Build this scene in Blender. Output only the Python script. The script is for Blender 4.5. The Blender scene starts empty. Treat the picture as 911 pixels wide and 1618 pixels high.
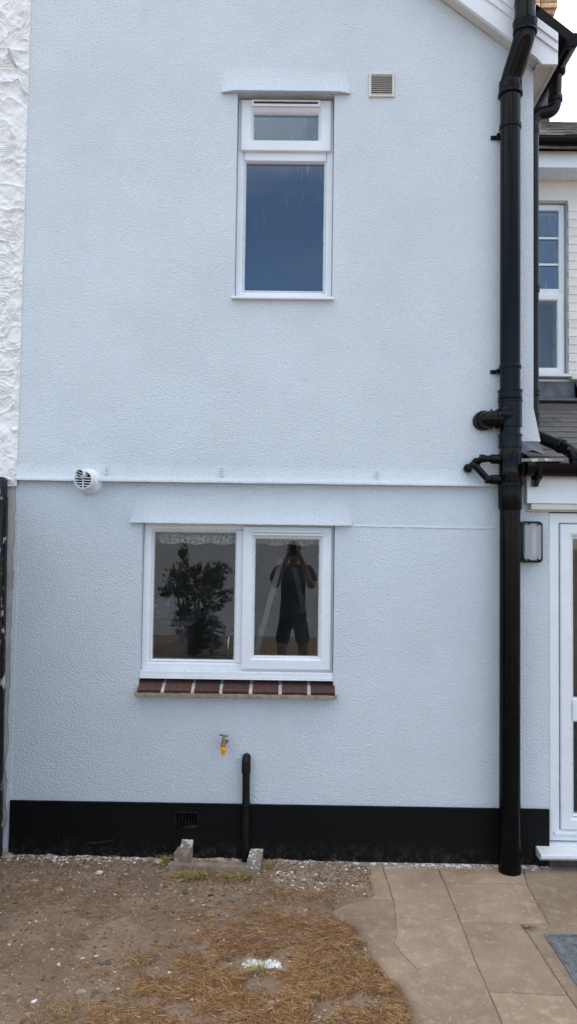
import bpy, bmesh, math, random
import numpy as np
from mathutils import Vector, Matrix, noise
from math import radians as rad, sin, cos, pi

random.seed(7); rng = np.random.default_rng(11)
scene = bpy.context.scene
COL = scene.collection

# ------------------------------------------------------------------ camera
cam_d = bpy.data.cameras.new("camera"); cam = bpy.data.objects.new("camera", cam_d); COL.objects.link(cam)
cam.matrix_world = (Matrix.Translation((0, -4.088, 1.73)) @ Matrix.Rotation(rad(.45), 4, 'Z')
                    @ Matrix.Rotation(rad(92.5), 4, 'X') @ Matrix.Rotation(rad(.8), 4, 'Z'))
cam_d.sensor_fit = 'VERTICAL'; cam_d.sensor_height = 36.0; cam_d.lens = 36.0 * 1165 / 1618
cam_d.clip_start = .01; cam_d.clip_end = 3000
scene.camera = cam
scene.render.resolution_x = 577; scene.render.resolution_y = 1024
# ------------------------------------------------------------------ sky, sun, exposure
SUN_EL, SUN_AZ = 39.0, 6.0            # sun stands behind the house, a little to the right
world = bpy.data.worlds.new("World"); scene.world = world; world.use_nodes = True
wn = world.node_tree.nodes; wl = world.node_tree.links
sky = wn.new('ShaderNodeTexSky'); sky.sky_type = 'NISHITA'; sky.sun_disc = False
sky.sun_elevation = rad(SUN_EL); sky.sun_rotation = rad(SUN_AZ)
sky.air_density = 1.0; sky.dust_density = .5; sky.ozone_density = 1.6
bg = wn['Background']; bg.inputs['Strength'].default_value = .12
# broken bright cloud over the blue, the same all round
def wnode(t, **kw):
    n_ = wn.new(t)
    for k_, v_ in kw.items(): setattr(n_, k_, v_)
    return n_
def wmath(op, a, b):
    n_ = wnode('ShaderNodeMath', operation=op)
    for i_, v_ in enumerate((a, b)):
        if isinstance(v_, (int, float)): n_.inputs[i_].default_value = v_
        else: wl.new(v_, n_.inputs[i_])
    return n_.outputs[0]
wtc = wnode('ShaderNodeTexCoord'); wsep = wnode('ShaderNodeSeparateXYZ'); wl.new(wtc.outputs['Generated'], wsep.inputs[0])
wden = wmath('ADD', wmath('MAXIMUM', wsep.outputs['Z'], 0.0), .15)
wcom = wnode('ShaderNodeCombineXYZ'); wl.new(wmath('DIVIDE', wsep.outputs['X'], wden), wcom.inputs[0]); wl.new(wmath('DIVIDE', wsep.outputs['Y'], wden), wcom.inputs[1])
CLOUD_SEED = 2.2; wcom.inputs[2].default_value = CLOUD_SEED
wno = wnode('ShaderNodeTexNoise'); wno.inputs['Scale'].default_value = 1.1; wno.inputs['Detail'].default_value = 7; wno.inputs['Roughness'].default_value = .55; wno.inputs['Distortion'].default_value = .3
wl.new(wcom.outputs[0], wno.inputs['Vector'])
wmr = wnode('ShaderNodeMapRange', interpolation_type='SMOOTHSTEP'); wmr.inputs['From Min'].default_value = .36; wmr.inputs['From Max'].default_value = .56; wl.new(wno.outputs['Fac'], wmr.inputs['Value'])
whz = wnode('ShaderNodeMapRange', interpolation_type='SMOOTHSTEP'); whz.inputs['From Min'].default_value = .26; whz.inputs['From Max'].default_value = .62; wl.new(wsep.outputs['Z'], whz.inputs['Value'])
wmx = wnode('ShaderNodeMix', data_type='RGBA'); wl.new(wmath('MULTIPLY', wmr.outputs['Result'], whz.outputs['Result']), wmx.inputs[0])
wl.new(sky.outputs[0], wmx.inputs[6]); wmx.inputs[7].default_value = (7.2, 7.1, 7.0, 1)
wl.new(wmx.outputs[2], bg.inputs['Color'])
sun_d = bpy.data.lights.new("sun", 'SUN'); sun_d.energy = 2.0; sun_d.angle = rad(.5); sun_d.color = (1, .95, .88)
sun = bpy.data.objects.new("sun", sun_d); COL.objects.link(sun)
sdir = Vector((sin(rad(SUN_AZ)) * cos(rad(SUN_EL)), cos(rad(SUN_AZ)) * cos(rad(SUN_EL)), sin(rad(SUN_EL))))
sun.rotation_euler = sdir.to_track_quat('Z', 'Y').to_euler(); sun.location = sdir * 40
vs = scene.view_settings
vs.view_transform = 'Standard'; vs.look = 'None'; vs.gamma = 1; vs.use_curve_mapping = False
vs.exposure = 1.31

# ------------------------------------------------------------------ material helpers
MATS = {}
class N:
    """tiny node helper"""
    def __init__(s, name):
        m = bpy.data.materials.new(name); m.use_nodes = True; s.m = m; s.t = m.node_tree
        s.b = s.t.nodes['Principled BSDF']; s.out = s.t.nodes['Material Output']; MATS[name] = m
        s._co = None
    def new(s, typ, **kw):
        n = s.t.nodes.new(typ)
        for k, v in kw.items():
            if hasattr(n, k): setattr(n, k, v)
            else: n.inputs[k].default_value = v
        return n
    def link(s, a, b): s.t.links.new(a, b)
    def co(s):
        if s._co is None: s._co = s.new('ShaderNodeTexCoord').outputs['Object']
        return s._co
    def noise(s, scale, detail=3, rough=.55, stretch=None, dist=0):
        n = s.new('ShaderNodeTexNoise'); n.inputs['Scale'].default_value = scale
        n.inputs['Detail'].default_value = detail; n.inputs['Roughness'].default_value = rough
        n.inputs['Distortion'].default_value = dist
        src = s.co()
        if stretch:
            mp = s.new('ShaderNodeMapping'); mp.inputs['Scale'].default_value = stretch
            s.link(src, mp.inputs['Vector']); src = mp.outputs[0]
        s.link(src, n.inputs['Vector']); return n.outputs['Fac']
    def vor(s, scale, feature='F1', out='Distance', stretch=None):
        n = s.new('ShaderNodeTexVoronoi'); n.feature = feature; n.inputs['Scale'].default_value = scale
        src = s.co()
        if stretch:
            mp = s.new('ShaderNodeMapping'); mp.inputs['Scale'].default_value = stretch
            s.link(src, mp.inputs['Vector']); src = mp.outputs[0]
        s.link(src, n.inputs['Vector']); return n.outputs[out]
    def ramp(s, fac, a, b, lo=0., hi=1.):
        n = s.new('ShaderNodeMapRange'); n.interpolation_type = 'SMOOTHSTEP'
        for k, v in (('From Min', a), ('From Max', b), ('To Min', lo), ('To Max', hi)): n.inputs[k].default_value = v
        s.link(fac, n.inputs['Value']); return n.outputs['Result']
    def math(s, op, a, b=None):
        n = s.new('ShaderNodeMath'); n.operation = op
        for i, v in enumerate((a, b)):
            if v is None: continue
            if isinstance(v, (int, float)): n.inputs[i].default_value = v
            else: s.link(v, n.inputs[i])
        return n.outputs[0]
    def mix(s, fac, a, b):
        n = s.new('ShaderNodeMix'); n.data_type = 'RGBA'
        for sock, v in ((n.inputs[0], fac), (n.inputs[6], a), (n.inputs[7], b)):
            if isinstance(v, (int, float)): sock.default_value = v
            elif isinstance(v, tuple): sock.default_value = (*v, 1)
            else: s.link(v, sock)
        return n.outputs[2]
    def color(s, c):
        if isinstance(c, tuple): s.b.inputs['Base Color'].default_value = (*c, 1)
        else: s.link(c, s.b.inputs['Base Color'])
    def rough(s, r):
        if isinstance(r, (int, float)): s.b.inputs['Roughness'].default_value = r
        else: s.link(r, s.b.inputs['Roughness'])
    def bump(s, h, dist=.003, strength=1.0, prev=None):
        n = s.new('ShaderNodeBump'); n.inputs['Distance'].default_value = dist; n.inputs['Strength'].default_value = strength
        s.link(h, n.inputs['Height'])
        if prev is not None: s.link(prev, n.inputs['Normal'])
        s.link(n.outputs[0], s.b.inputs['Normal']); return n.outputs[0]

def simple(name, col, rough=.5, var=.08, nscale=8, bumps=None, spec=None, metallic=0, rnd=0.):
    n = N(name)
    f = n.noise(nscale, 4)
    dark = tuple(c * (1 - var) for c in col); light = tuple(min(1, c * (1 + var)) for c in col)
    c = n.mix(n.ramp(f, .3, .7), dark, light)
    if rnd:
        oi = n.new('ShaderNodeObjectInfo'); hsv = n.new('ShaderNodeHueSaturation')
        n.link(n.ramp(oi.outputs['Random'], 0, 1, 1 - rnd, 1 + rnd), hsv.inputs['Value'])
        n.link(c, hsv.inputs['Color']); c = hsv.outputs[0]
    n.color(c); n.rough(n.ramp(n.noise(nscale * 3, 3), .2, .8, max(0, rough - .08), min(1, rough + .08)))
    n.b.inputs['Metallic'].default_value = metallic
    if spec is not None: n.b.inputs['Specular IOR Level'].default_value = spec
    p = None
    for sc, d in (bumps or []): p = n.bump(n.noise(sc, 4), d, 1, p)
    return n.m

def render_mat(name, col, rough=.75, amp=.0056, var=.05):
    n = N(name)
    big = n.noise(1.3, 4, .6); mid = n.noise(9, 4, .6)
    c = n.mix(n.ramp(big, .3, .7), tuple(x * (1 - var) for x in col), col)
    c = n.mix(n.ramp(mid, .55, .8, 0, .35), c, tuple(x * (1 - 1.6 * var) for x in col))
    fine = n.noise(96, 2, .8); c = n.mix(n.ramp(fine, .35, .60, .34, 0), c, tuple(x * .72 for x in col))
    roll = n.noise(3.1, 2, .5, (2.6, 2.6, .8), .8); c = n.mix(n.ramp(roll, .5, .66, 0, .28), c, tuple(x * k for x, k in zip(col, (.93, .915, .90))))
    st = n.noise(5, 3, .6, (3.5, 3.5, .35))
    c = n.mix(n.ramp(st, .58, .75, 0, .30), c, tuple(x * k for x, k in zip(col, (.88, .87, .85))))
    n.color(c); n.rough(rough)
    p = n.bump(n.noise(2.2, 2), .012, .8)
    g = n.math('ADD', n.math('MULTIPLY', n.vor(110, 'F1'), .5), n.noise(92, 3, .8, (1, 1, 1.15), .15))
    n.bump(g, amp, 1, p)
    return n.m

render_mat('wall_render', (.665, .727, .800), var=.10)
pm_ = render_mat('plinth_paint', (.0035, .0037, .0042), .5, .0045, .12); pm_.node_tree.nodes['Principled BSDF'].inputs['Specular IOR Level'].default_value = .14
def splash(mat, top, col, amt):
    nt = mat.node_tree; b = nt.nodes['Principled BSDF']; old = b.inputs['Base Color'].links[0].from_socket
    h = N.__new__(N); h.m = mat; h.t = nt; h.b = b; h._co = None
    sp = h.new('ShaderNodeSeparateXYZ'); h.link(h.co(), sp.inputs[0])
    f = h.math('MULTIPLY', h.ramp(sp.outputs['Z'], top, -.02, 0, 1), h.ramp(h.noise(34, 5, .75), .46, .66, 0, amt)); h.color(h.mix(f, old, col))
splash(pm_, .15, (.10, .078, .06), .55)
simple('plastic_white', (.74, .77, .82), .3, .03, 5)
simple('plastic_cream', (.60, .59, .55), .45, .06, 6)
simple('plastic_black', (.004, .004, .0045), .06, .25, 14, [(30, .0002)], spec=.16)
simple('iron_black', (.004, .004, .0045), .18, .3, 10, [(24, .0008)], spec=.11)
simple('waste_black', (.005, .005, .0055), .5, .3, 10, [(90, .0018)], spec=.25)
n = N('downpipe_black'); f = n.noise(38, 4, .6, (1, 1, .45))
n.color(n.mix(n.ramp(f, .69, .73), (.006, .006, .006), (.42, .42, .41))); n.b.inputs['Specular IOR Level'].default_value = .22; n.rough(.3); n.bump(n.noise(60), .0006)
simple('lead_grey', (.10, .115, .14), .5, .3, 12, [(25, .004)])
simple('painted_brick_white', (.76, .75, .73), .6, .06, 12, [(70, .002)], rnd=.05)
simple('smooth_white_wall', (.74, .72, .69), .7, .05, 3, [(40, .001)])
simple('sill_brick', (.075, .037, .029), .55, .35, 22, [(90, .002)], rnd=.16)
simple('mortar', (.27, .22, .175), .9, .25, 40, [(120, .003)])
simple('mortar_pale', (.66, .60, .54), .9, .2, 40, [(120, .003)])
simple('chimney_brick', (.52, .33, .19), .85, .3, 14, [(60, .004)], rnd=.3)
simple('clay_pot', (.50, .33, .17), .8, .2, 9)
simple('dark_mortar', (.08, .07, .065), .9, .3, 20)
_m = simple('slate', (.085, .08, .078), .5, .28, 16, [(70, .002)], rnd=.18)
def streaks(mat, col, a, b, sc, st):
    nt = mat.node_tree; bb = nt.nodes['Principled BSDF']; old = bb.inputs['Base Color'].links[0].from_socket
    h = N.__new__(N); h.m = mat; h.t = nt; h.b = bb; h._co = None; oi_ = h.new('ShaderNodeObjectInfo')
    f = h.math('MULTIPLY', h.ramp(h.noise(sc, 4, .65, st, .4), a, b, 0, .8), h.ramp(oi_.outputs['Random'], .45, .7)); h.color(h.mix(f, old, col))
streaks(_m, (.40, .41, .42), .58, .66, 9, (1, 3, 1))
simple('tile_dark', (.006, .006, .007), .6, .3, 20, [(80, .002)], rnd=.2, spec=.15)
n = N('weathered_slate'); f = n.noise(6, 5, .7, (1, 1, 5))
n.color(n.mix(n.ramp(f, .35, .65), (.055, .048, .042), (.21, .17, .13))); n.rough(.8); n.bump(n.noise(30), .006)
simple('concrete', (.27, .215, .165), .9, .3, 18, [(55, .004), (180, .0015)])
n = N('splashed_concrete'); f = n.noise(24, 5, .65)
n.color(n.mix(n.ramp(f, .50, .58), (.27, .23, .19), (.70, .71, .72))); n.rough(.85); n.bump(n.noise(60, 4), .004)
n = N('paving'); f1 = n.noise(2.6, 5, .6); f2 = n.noise(17, 5, .65); f3 = n.noise(70, 3, .6, (1, .55, 1)); oi = n.new('ShaderNodeObjectInfo')
c = n.mix(n.ramp(f1, .3, .7), (.245, .172, .118), (.335, .25, .178))
sc = n.noise(34, 5, .75, (1, .5, 1), 1.2); c = n.mix(n.ramp(sc, .40, .30, 0, .5), c, (.24, .175, .125))
c = n.mix(n.ramp(f2, .48, .72, 0, .65), c, (.43, .34, .255))
c = n.mix(n.ramp(f3, .58, .72, 0, .55), c, (.50, .42, .33))
c = n.mix(n.ramp(n.noise(6, 4, .6), .60, .74, 0, .45), c, (.27, .20, .145))
h = n.new('ShaderNodeHueSaturation'); n.link(n.ramp(oi.outputs['Random'], 0, 1, .84, 1.14), h.inputs['Value']); n.link(c, h.inputs['Color'])
n.color(h.outputs[0]); n.rough(.9); p = n.bump(n.noise(12, 4), .006); n.bump(n.noise(120, 4), .0028, 1, p)
simple('joint_sand', (.20, .145, .10), .95, .4, 60, [(150, .003)])
simple('steel_cover', (.155, .165, .175), .55, .3, 30, [(90, .002)], metallic=.25)
simple('brass', (.20, .15, .09), .45, .35, 60, metallic=.6)
simple('orange_plastic', (.80, .33, .02), .4, .06, 30)
n = N('fence_black'); f = n.noise(26, 5, .65, (1, 1, .5))
n.color(n.mix(n.ramp(f, .58, .63), (.006, .006, .007), (.45, .46, .48))); n.rough(.5); n.bump(n.noise(8, 4, .6, (9, 9, .7)), .006)
simple('lamp_body', (.34, .37, .43), .5, .1, 20)
simple('dark_opening', (.012, .012, .013), .9, .1)
simple('galvanised', (.42, .42, .41), .45, .15, 60, metallic=.5)
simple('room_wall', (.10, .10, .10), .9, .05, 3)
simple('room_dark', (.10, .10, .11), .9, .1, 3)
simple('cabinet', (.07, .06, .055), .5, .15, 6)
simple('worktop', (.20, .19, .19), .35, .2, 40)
n = N('carton'); f = n.vor(22, out='Distance')
n.color(n.mix(n.ramp(f, .35, .4), (.55, .60, .70), (.16, .22, .42))); n.rough(.6)
n = N('lace'); f = n.vor(48, 'DISTANCE_TO_EDGE')
n.color(n.mix(n.ramp(f, .05, .16), (.75, .75, .72), (.34, .35, .34))); n.rough(.9)
simple('chrome', (.7, .7, .7), .12, .02, 5, metallic=1)
simple('aluminium', (.2, .2, .21), .35, .06, 20, metallic=.7)
simple('garden_wall', (.42, .44, .47), .9, .06, 1.2, [(40, .003)])
simple('bark', (.10, .07, .05), .9, .3, 30, [(40, .01)])
simple('skin', (.42, .24, .17), .5, .08, 30)
simple('dark_cloth', (.022, .024, .032), .9, .2, 30, [(60, .003)])
simple('shorts_cloth', (.018, .017, .017), .9, .2, 30, [(50, .004)])
simple('hair_dark', (.012, .01, .009), .6, .2, 90, [(200, .002)])
simple('phone_black', (.012, .012, .014), .15, .1, 10)
simple('shoe', (.03, .03, .03), .7, .2, 20)
simple('stone_tan', (.32, .25, .18), .9, .3, 40, [(80, .003)])
simple('stone_white', (.66, .65, .62), .85, .15, 40, [(80, .003)])
simple('flake_white', (.74, .75, .77), .8, .1, 40)
simple('weed', (.10, .13, .035), .7, .3, 20)

def glass(name, ior=1.62, streak=0., tint=(1, 1, 1)):
    n = N(name); t = n.new('ShaderNodeBsdfTransparent'); g = n.new('ShaderNodeBsdfGlossy'); g.inputs['Roughness'].default_value = 0; g.inputs['Color'].default_value = (*tint, 1)
    t.inputs['Color'].default_value = (.90, .92, .91, 1)
    fr = n.new('ShaderNodeFresnel'); fr.inputs['IOR'].default_value = ior
    mx = n.new('ShaderNodeMixShader'); n.link(fr.outputs[0], mx.inputs[0]); n.link(t.outputs[0], mx.inputs[1]); n.link(g.outputs[0], mx.inputs[2])
    o = mx.outputs[0]
    d = n.new('ShaderNodeBsdfDiffuse'); d.inputs['Color'].default_value = (.7, .72, .75, 1)
    m2 = n.new('ShaderNodeMixShader')
    if streak:
        # dried run marks of rain and wall wash
        s1 = n.noise(16, 3, .6, (5.5, 1, .5), .35); s2 = n.noise(5, 3, .6)
        a = n.ramp(s1, .55, .66); zz = n.new('ShaderNodeSeparateXYZ'); n.link(n.co(), zz.inputs[0])
        up = n.ramp(zz.outputs['Z'], 3.4, 4.0, .16, 1)
        fac = n.math('MULTIPLY', n.math('MULTIPLY', a, up), n.ramp(s2, .35, .65, .2, 1))
        fac = n.math('ADD', n.math('MULTIPLY', fac, streak), .012)
    else:
        fac = n.ramp(n.noise(7, 4, .6), .4, .8, .004, .02)
    n.link(fac, m2.inputs[0]); n.link(o, m2.inputs[1]); n.link(d.outputs[0], m2.inputs[2])
    n.link(m2.outputs[0], n.out.inputs['Surface']); return n.m
glass('pane_clear', 1.5); glass('pane_streaked', 1.75, .17, (.68, .84, 1))
n = N('lamp_glass')
t = n.new('ShaderNodeBsdfTranslucent'); t.inputs['Color'].default_value = (.9, .93, 1, 1)
tr = n.new('ShaderNodeBsdfTransparent'); tr.inputs['Color'].default_value = (.95, .97, 1, 1)
g = n.new('ShaderNodeBsdfGlossy'); g.inputs['Roughness'].default_value = .12
df = n.new('ShaderNodeBsdfDiffuse'); df.inputs['Color'].default_value = (.88, .92, .97, 1)
m0 = n.new('ShaderNodeMixShader'); m0.inputs[0].default_value = .6; n.link(t.outputs[0], m0.inputs[1]); n.link(df.outputs[0], m0.inputs[2])
m1 = n.new('ShaderNodeMixShader'); m1.inputs[0].default_value = .48; n.link(tr.outputs[0], m1.inputs[1]); n.link(m0.outputs[0], m1.inputs[2])
fr = n.new('ShaderNodeFresnel'); fr.inputs['IOR'].default_value = 1.6
bp = n.new('ShaderNodeBump'); bp.inputs['Distance'].default_value = .002
wv = n.new('ShaderNodeTexWave'); wv.inputs['Scale'].default_value = 45; wv.bands_direction = 'Z'; n.link(n.co(), wv.inputs[0])
n.link(wv.outputs['Fac'], bp.inputs['Height']); n.link(bp.outputs[0], g.inputs['Normal'])
m2 = n.new('ShaderNodeMixShader'); n.link(fr.outputs[0], m2.inputs[0]); n.link(m1.outputs[0], m2.inputs[1]); n.link(g.outputs[0], m2.inputs[2])
n.link(m2.outputs[0], n.out.inputs['Surface'])

def attr_color_mat(name, stops, rough=.8):
    n = N(name); a = n.new('ShaderNodeAttribute'); a.attribute_name = 'tone'
    r = n.new('ShaderNodeValToRGB'); cr = r.color_ramp
    cr.elements[0].position = 0; cr.elements[0].color = (*stops[0], 1); cr.elements[1].position = 1; cr.elements[1].color = (*stops[-1], 1)
    for i in range(1, len(stops) - 1):
        e = cr.elements.new(i / (len(stops) - 1)); e.color = (*stops[i], 1)
    n.link(a.outputs['Fac'], r.inputs[0]); n.color(r.outputs[0]); n.rough(rough); return n.m
attr_color_mat('straw', [(.09, .044, .019), (.24, .12, .048), (.36, .19, .075), (.48, .295, .13), (.62, .48, .30)])
attr_color_mat('green_grass', [(.12, .135, .035), (.22, .19, .06), (.42, .30, .12), (.52, .38, .18)])
attr_color_mat('gravel', [(.10, .062, .04), (.20, .135, .09), (.29, .205, .142), (.36, .275, .205), (.50, .44, .38)])
attr_color_mat('leaf', [(.012, .016, .006), (.022, .03, .01), (.036, .045, .014)], .6)

n = N('soil')
a1 = n.new('ShaderNodeAttribute'); a1.attribute_name = 'thatch'; a2 = n.new('ShaderNodeAttribute'); a2.attribute_name = 'paint'
f1 = n.noise(3.5, 5, .65); f2 = n.noise(30, 5, .7); f3 = n.noise(120, 4, .7)
c = n.mix(n.ramp(f1, .32, .68), (.22, .147, .098), (.355, .255, .178))
c = n.mix(n.ramp(f2, .42, .7, 0, .55), c, (.17, .115, .08))
c = n.mix(n.ramp(f3, .58, .72, 0, .55), c, (.44, .33, .24))
c = n.mix(n.math('MULTIPLY', a1.outputs['Fac'], n.ramp(f2, .3, .6, .3, .8)), c, (.20, .125, .07))
pf = n.math('MULTIPLY', a2.outputs['Fac'], n.ramp(n.noise(55, 5, .7), .44, .56))
c = n.mix(pf, c, (.68, .69, .71))
n.color(c); n.rough(.95); p = n.bump(n.noise(40, 5, .7), .010); n.bump(n.noise(190, 4, .7), .004, 1, p)

# ------------------------------------------------------------------ geometry helpers
def wloc(o):
    v = Vector((0, 0, 0))
    while o is not None: v += o.location; o = o.parent
    return v
def tag(o, label=None, cat=None, group=None, kind=None):
    for k, v in (('label', label), ('category', cat), ('group', group), ('kind', kind)):
        if v: o[k] = v
    return o
def thing(name, loc, label, cat, group=None):
    o = bpy.data.objects.new(name, None); COL.objects.link(o); o.location = loc; o.empty_display_size = .1
    return tag(o, label, cat, group)
def place(name, mesh, parent=None, loc=(0, 0, 0), rot=(0, 0, 0), scale=(1, 1, 1)):
    """an object sharing mesh data, loc in world coordinates"""
    o = bpy.data.objects.new(name, mesh); COL.objects.link(o); o.parent = parent
    o.location = Vector(loc) - wloc(parent); o.rotation_euler = rot; o.scale = scale
    return o
class MB:
    def __init__(s): s.v = []; s.f = []
    def add(s, vs, fs):
        b = len(s.v); s.v += [tuple(v) for v in vs]; s.f += [tuple(i + b for i in f) for f in fs]; return s
    def box(s, x0, x1, y0, y1, z0, z1, m=None):
        vs = [(x, y, z) for z in (z0, z1) for y in (y0, y1) for x in (x0, x1)]
        if m is not None: vs = [m @ Vector(v) for v in vs]
        return s.add(vs, [(0, 2, 3, 1), (4, 5, 7, 6), (0, 1, 5, 4), (2, 6, 7, 3), (0, 4, 6, 2), (1, 3, 7, 5)])
    def prism(s, poly, a, b, ax='y'):
        """polygon extruded along an axis; poly in the other two axes (xz, xy or yz)"""
        f = {'y': lambda p, d: (p[0], d, p[1]), 'z': lambda p, d: (p[0], p[1], d), 'x': lambda p, d: (d, p[0], p[1])}[ax]
        k = len(poly); vs = [f(p, a) for p in poly] + [f(p, b) for p in poly]
        return s.add(vs, [tuple(range(k))[::-1], tuple(range(k, 2 * k))] + [(i, (i + 1) % k, k + (i + 1) % k, k + i) for i in range(k)])
    def tube(s, pts, r, n=20, caps=True):
        pts = [Vector(p) for p in pts]; k = len(pts); rs = r if isinstance(r, (list, tuple)) else [r] * k
        t0 = (pts[1] - pts[0]).normalized(); u = t0.orthogonal().normalized(); vs = []; 
        for i, p in enumerate(pts):
            t = ((pts[min(i + 1, k - 1)] - pts[max(i - 1, 0)])).normalized()
            u = (u - t * u.dot(t)).normalized(); w = t.cross(u)
            q = 1.0
            if 0 < i < k - 1:
                c = (pts[i + 1] - p).normalized().dot((p - pts[i - 1]).normalized()); q = 1
            vs += [p + (u * cos(2 * pi * j / n) + w * sin(2 * pi * j / n)) * rs[i] * q for j in range(n)]
        fs = [(i * n + j, i * n + (j + 1) % n, (i + 1) * n + (j + 1) % n, (i + 1) * n + j) for i in range(k - 1) for j in range(n)]
        if caps: fs += [tuple(range(n))[::-1], tuple(range((k - 1) * n, k * n))]
        return s.add(vs, fs)
    def ring(s, x0, x1, z0, z1, prof):
        """mitred frame: closed profile of (inset, y) swept round a rectangle"""
        k = len(prof); vs = []
        for cx, cz, sx, sz in ((x0, z0, 1, 1), (x1, z0, -1, 1), (x1, z1, -1, -1), (x0, z1, 1, -1)):
            vs += [(cx + sx * d, y, cz + sz * d) for d, y in prof]
        fs = [(c * k + i, c * k + (i + 1) % k, ((c + 1) % 4) * k + (i + 1) % k, ((c + 1) % 4) * k + i) for c in range(4) for i in range(k)]
        return s.add(vs, fs)
    def build(s, name, mat, parent=None, smooth=35, bevel=0, seg=2):
        o0 = wloc(parent); me = bpy.data.meshes.new(name)
        me.from_pydata([Vector(v) - o0 for v in s.v], [], s.f); me.validate()
        bm = bmesh.new(); bm.from_mesh(me); bmesh.ops.recalc_face_normals(bm, faces=bm.faces); bm.to_mesh(me); bm.free()
        me.materials.append(MATS[mat])
        if smooth: me.polygons.foreach_set('use_smooth', [True] * len(me.polygons)); me.set_sharp_from_angle(angle=rad(smooth))
        o = bpy.data.objects.new(name, me); COL.objects.link(o); o.parent = parent
        if bevel:
            b = o.modifiers.new('bevel', 'BEVEL'); b.width = bevel; b.segments = seg; b.limit_method = 'ANGLE'; b.angle_limit = rad(40)
        return o
def fillet(pts, r, n=6):
    pts = [Vector(p) for p in pts]; out = [pts[0]]
    for i in range(1, len(pts) - 1):
        a, p, b = pts[i - 1], pts[i], pts[i + 1]; da, db = (a - p), (b - p)
        l = min(r, da.length * .49, db.length * .49); s0, s1 = p + da.normalized() * l, p + db.normalized() * l
        for k in range(n + 1):
            t = k / n; out.append(s0 * (1 - t) ** 2 + p * 2 * t * (1 - t) + s1 * t * t)
    out.append(pts[-1]); return out
def collar(m, p, d, r, w, n=24):
    """raised ring round a pipe, centre p, axis d"""
    p = Vector(p); d = Vector(d).normalized()
    return m.tube([p - d * w / 2, p - d * w * .42, p + d * w * .42, p + d * w / 2], [r * .965, r, r, r * .965], n)
def panel(m, x0, x1, z0, z1, yf, yb, holes):
    """thick wall panel with rectangular holes"""
    xs = sorted({x0, x1, *[h[0] for h in holes], *[h[1] for h in holes]}); zs = sorted({z0, z1, *[h[2] for h in holes], *[h[3] for h in holes]})
    def solid(i, j):
        if not (0 <= i < len(xs) - 1 and 0 <= j < len(zs) - 1): return False
        cx, cz = (xs[i] + xs[i + 1]) / 2, (zs[j] + zs[j + 1]) / 2
        return not any(h[0] < cx < h[1] and h[2] < cz < h[3] for h in holes)
    for i in range(len(xs) - 1):
        for j in range(len(zs) - 1):
            if not solid(i, j): continue
            a, b, c, d = xs[i], xs[i + 1], zs[j], zs[j + 1]
            m.add([(a, yf, c), (b, yf, c), (b, yf, d), (a, yf, d)], [(0, 1, 2, 3)])
            m.add([(a, yb, c), (b, yb, c), (b, yb, d), (a, yb, d)], [(3, 2, 1, 0)])
            if not solid(i - 1, j): m.add([(a, yf, c), (a, yf, d), (a, yb, d), (a, yb, c)], [(0, 1, 2, 3)])
            if not solid(i + 1, j): m.add([(b, yf, c), (b, yf, d), (b, yb, d), (b, yb, c)], [(3, 2, 1, 0)])
            if not solid(i, j - 1): m.add([(a, yf, c), (b, yf, c), (b, yb, c), (a, yb, c)], [(3, 2, 1, 0)])
            if not solid(i, j + 1): m.add([(a, yf, d), (b, yf, d), (b, yb, d), (a, yb, d)], [(0, 1, 2, 3)])
    return m
def sstep(a, b, x): t = np.clip((x - a) / (b - a), 0, 1); return t * t * (3 - 2 * t)
def vnoise(x, y, seed=0):
    """smooth value noise on numpy arrays"""
    xi = np.floor(x).astype(np.int64); yi = np.floor(y).astype(np.int64); fx = x - xi; fy = y - yi
    fx = fx * fx * (3 - 2 * fx); fy = fy * fy * (3 - 2 * fy)
    def h(a, b):
        v = np.sin(a * 127.1 + b * 311.7 + seed * 74.7) * 43758.5453; return v - np.floor(v)
    return (h(xi, yi) * (1 - fx) + h(xi + 1, yi) * fx) * (1 - fy) + (h(xi, yi + 1) * (1 - fx) + h(xi + 1, yi + 1) * fx) * fy

# ================================================================== THE GROUND
# edge of the bare soil where it runs over the paving (x as a function of y)
EDGE_Y = [-8.0, -2.2, -1.609, -1.35, -1.172, -.959, -.712, -.556, -.494, -.413, -.279, -.10, .05, .4]
EDGE_X = [.75, .58, .509, .482, .452, .379, .295, .219, .268, .412, .433, .44, .30, .30]
def edge_x(y): return np.interp(y, EDGE_Y, EDGE_X)
BLOBS = [(.0, -1.15, .62, .36, 1.0), (.22, -.86, .17, .24, .75), (-.12, -.66, .34, .14, .42), (.05, -.42, .2, .12, .28), (-.42, -1.42, .4, .2, .6),
         (-.5, -.17, .14, .055, .5), (-.22, -.23, .2, .07, .5), (.0, -1.9, 1.0, .6, .9), (-1.2, -.45, .3, .1, .10), (-.75, -.62, .3, .08, .12), (.3, -1.3, .2, .25, .8)]
def thatch(x, y):
    d = np.zeros_like(x)
    for bx, by, rx, ry, s in BLOBS: d = np.maximum(d, s * sstep(1.5, .35, np.sqrt(((x - bx) / rx) ** 2 + ((y - by) / ry) ** 2)))
    d = d * (1 - sstep(1.3, .6, np.sqrt(((x + .10) / .10) ** 2 + ((y + 1.0 + .25 * (x + .1)) / .05) ** 2)))
    n_ = vnoise(x * 8, y * 11, 3) * .6 + vnoise(x * 23, y * 27, 4) * .4
    return np.clip(d * sstep(.36, .66, n_ + .16 * d), 0, 1) * (x < edge_x(y) + .015)
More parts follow.
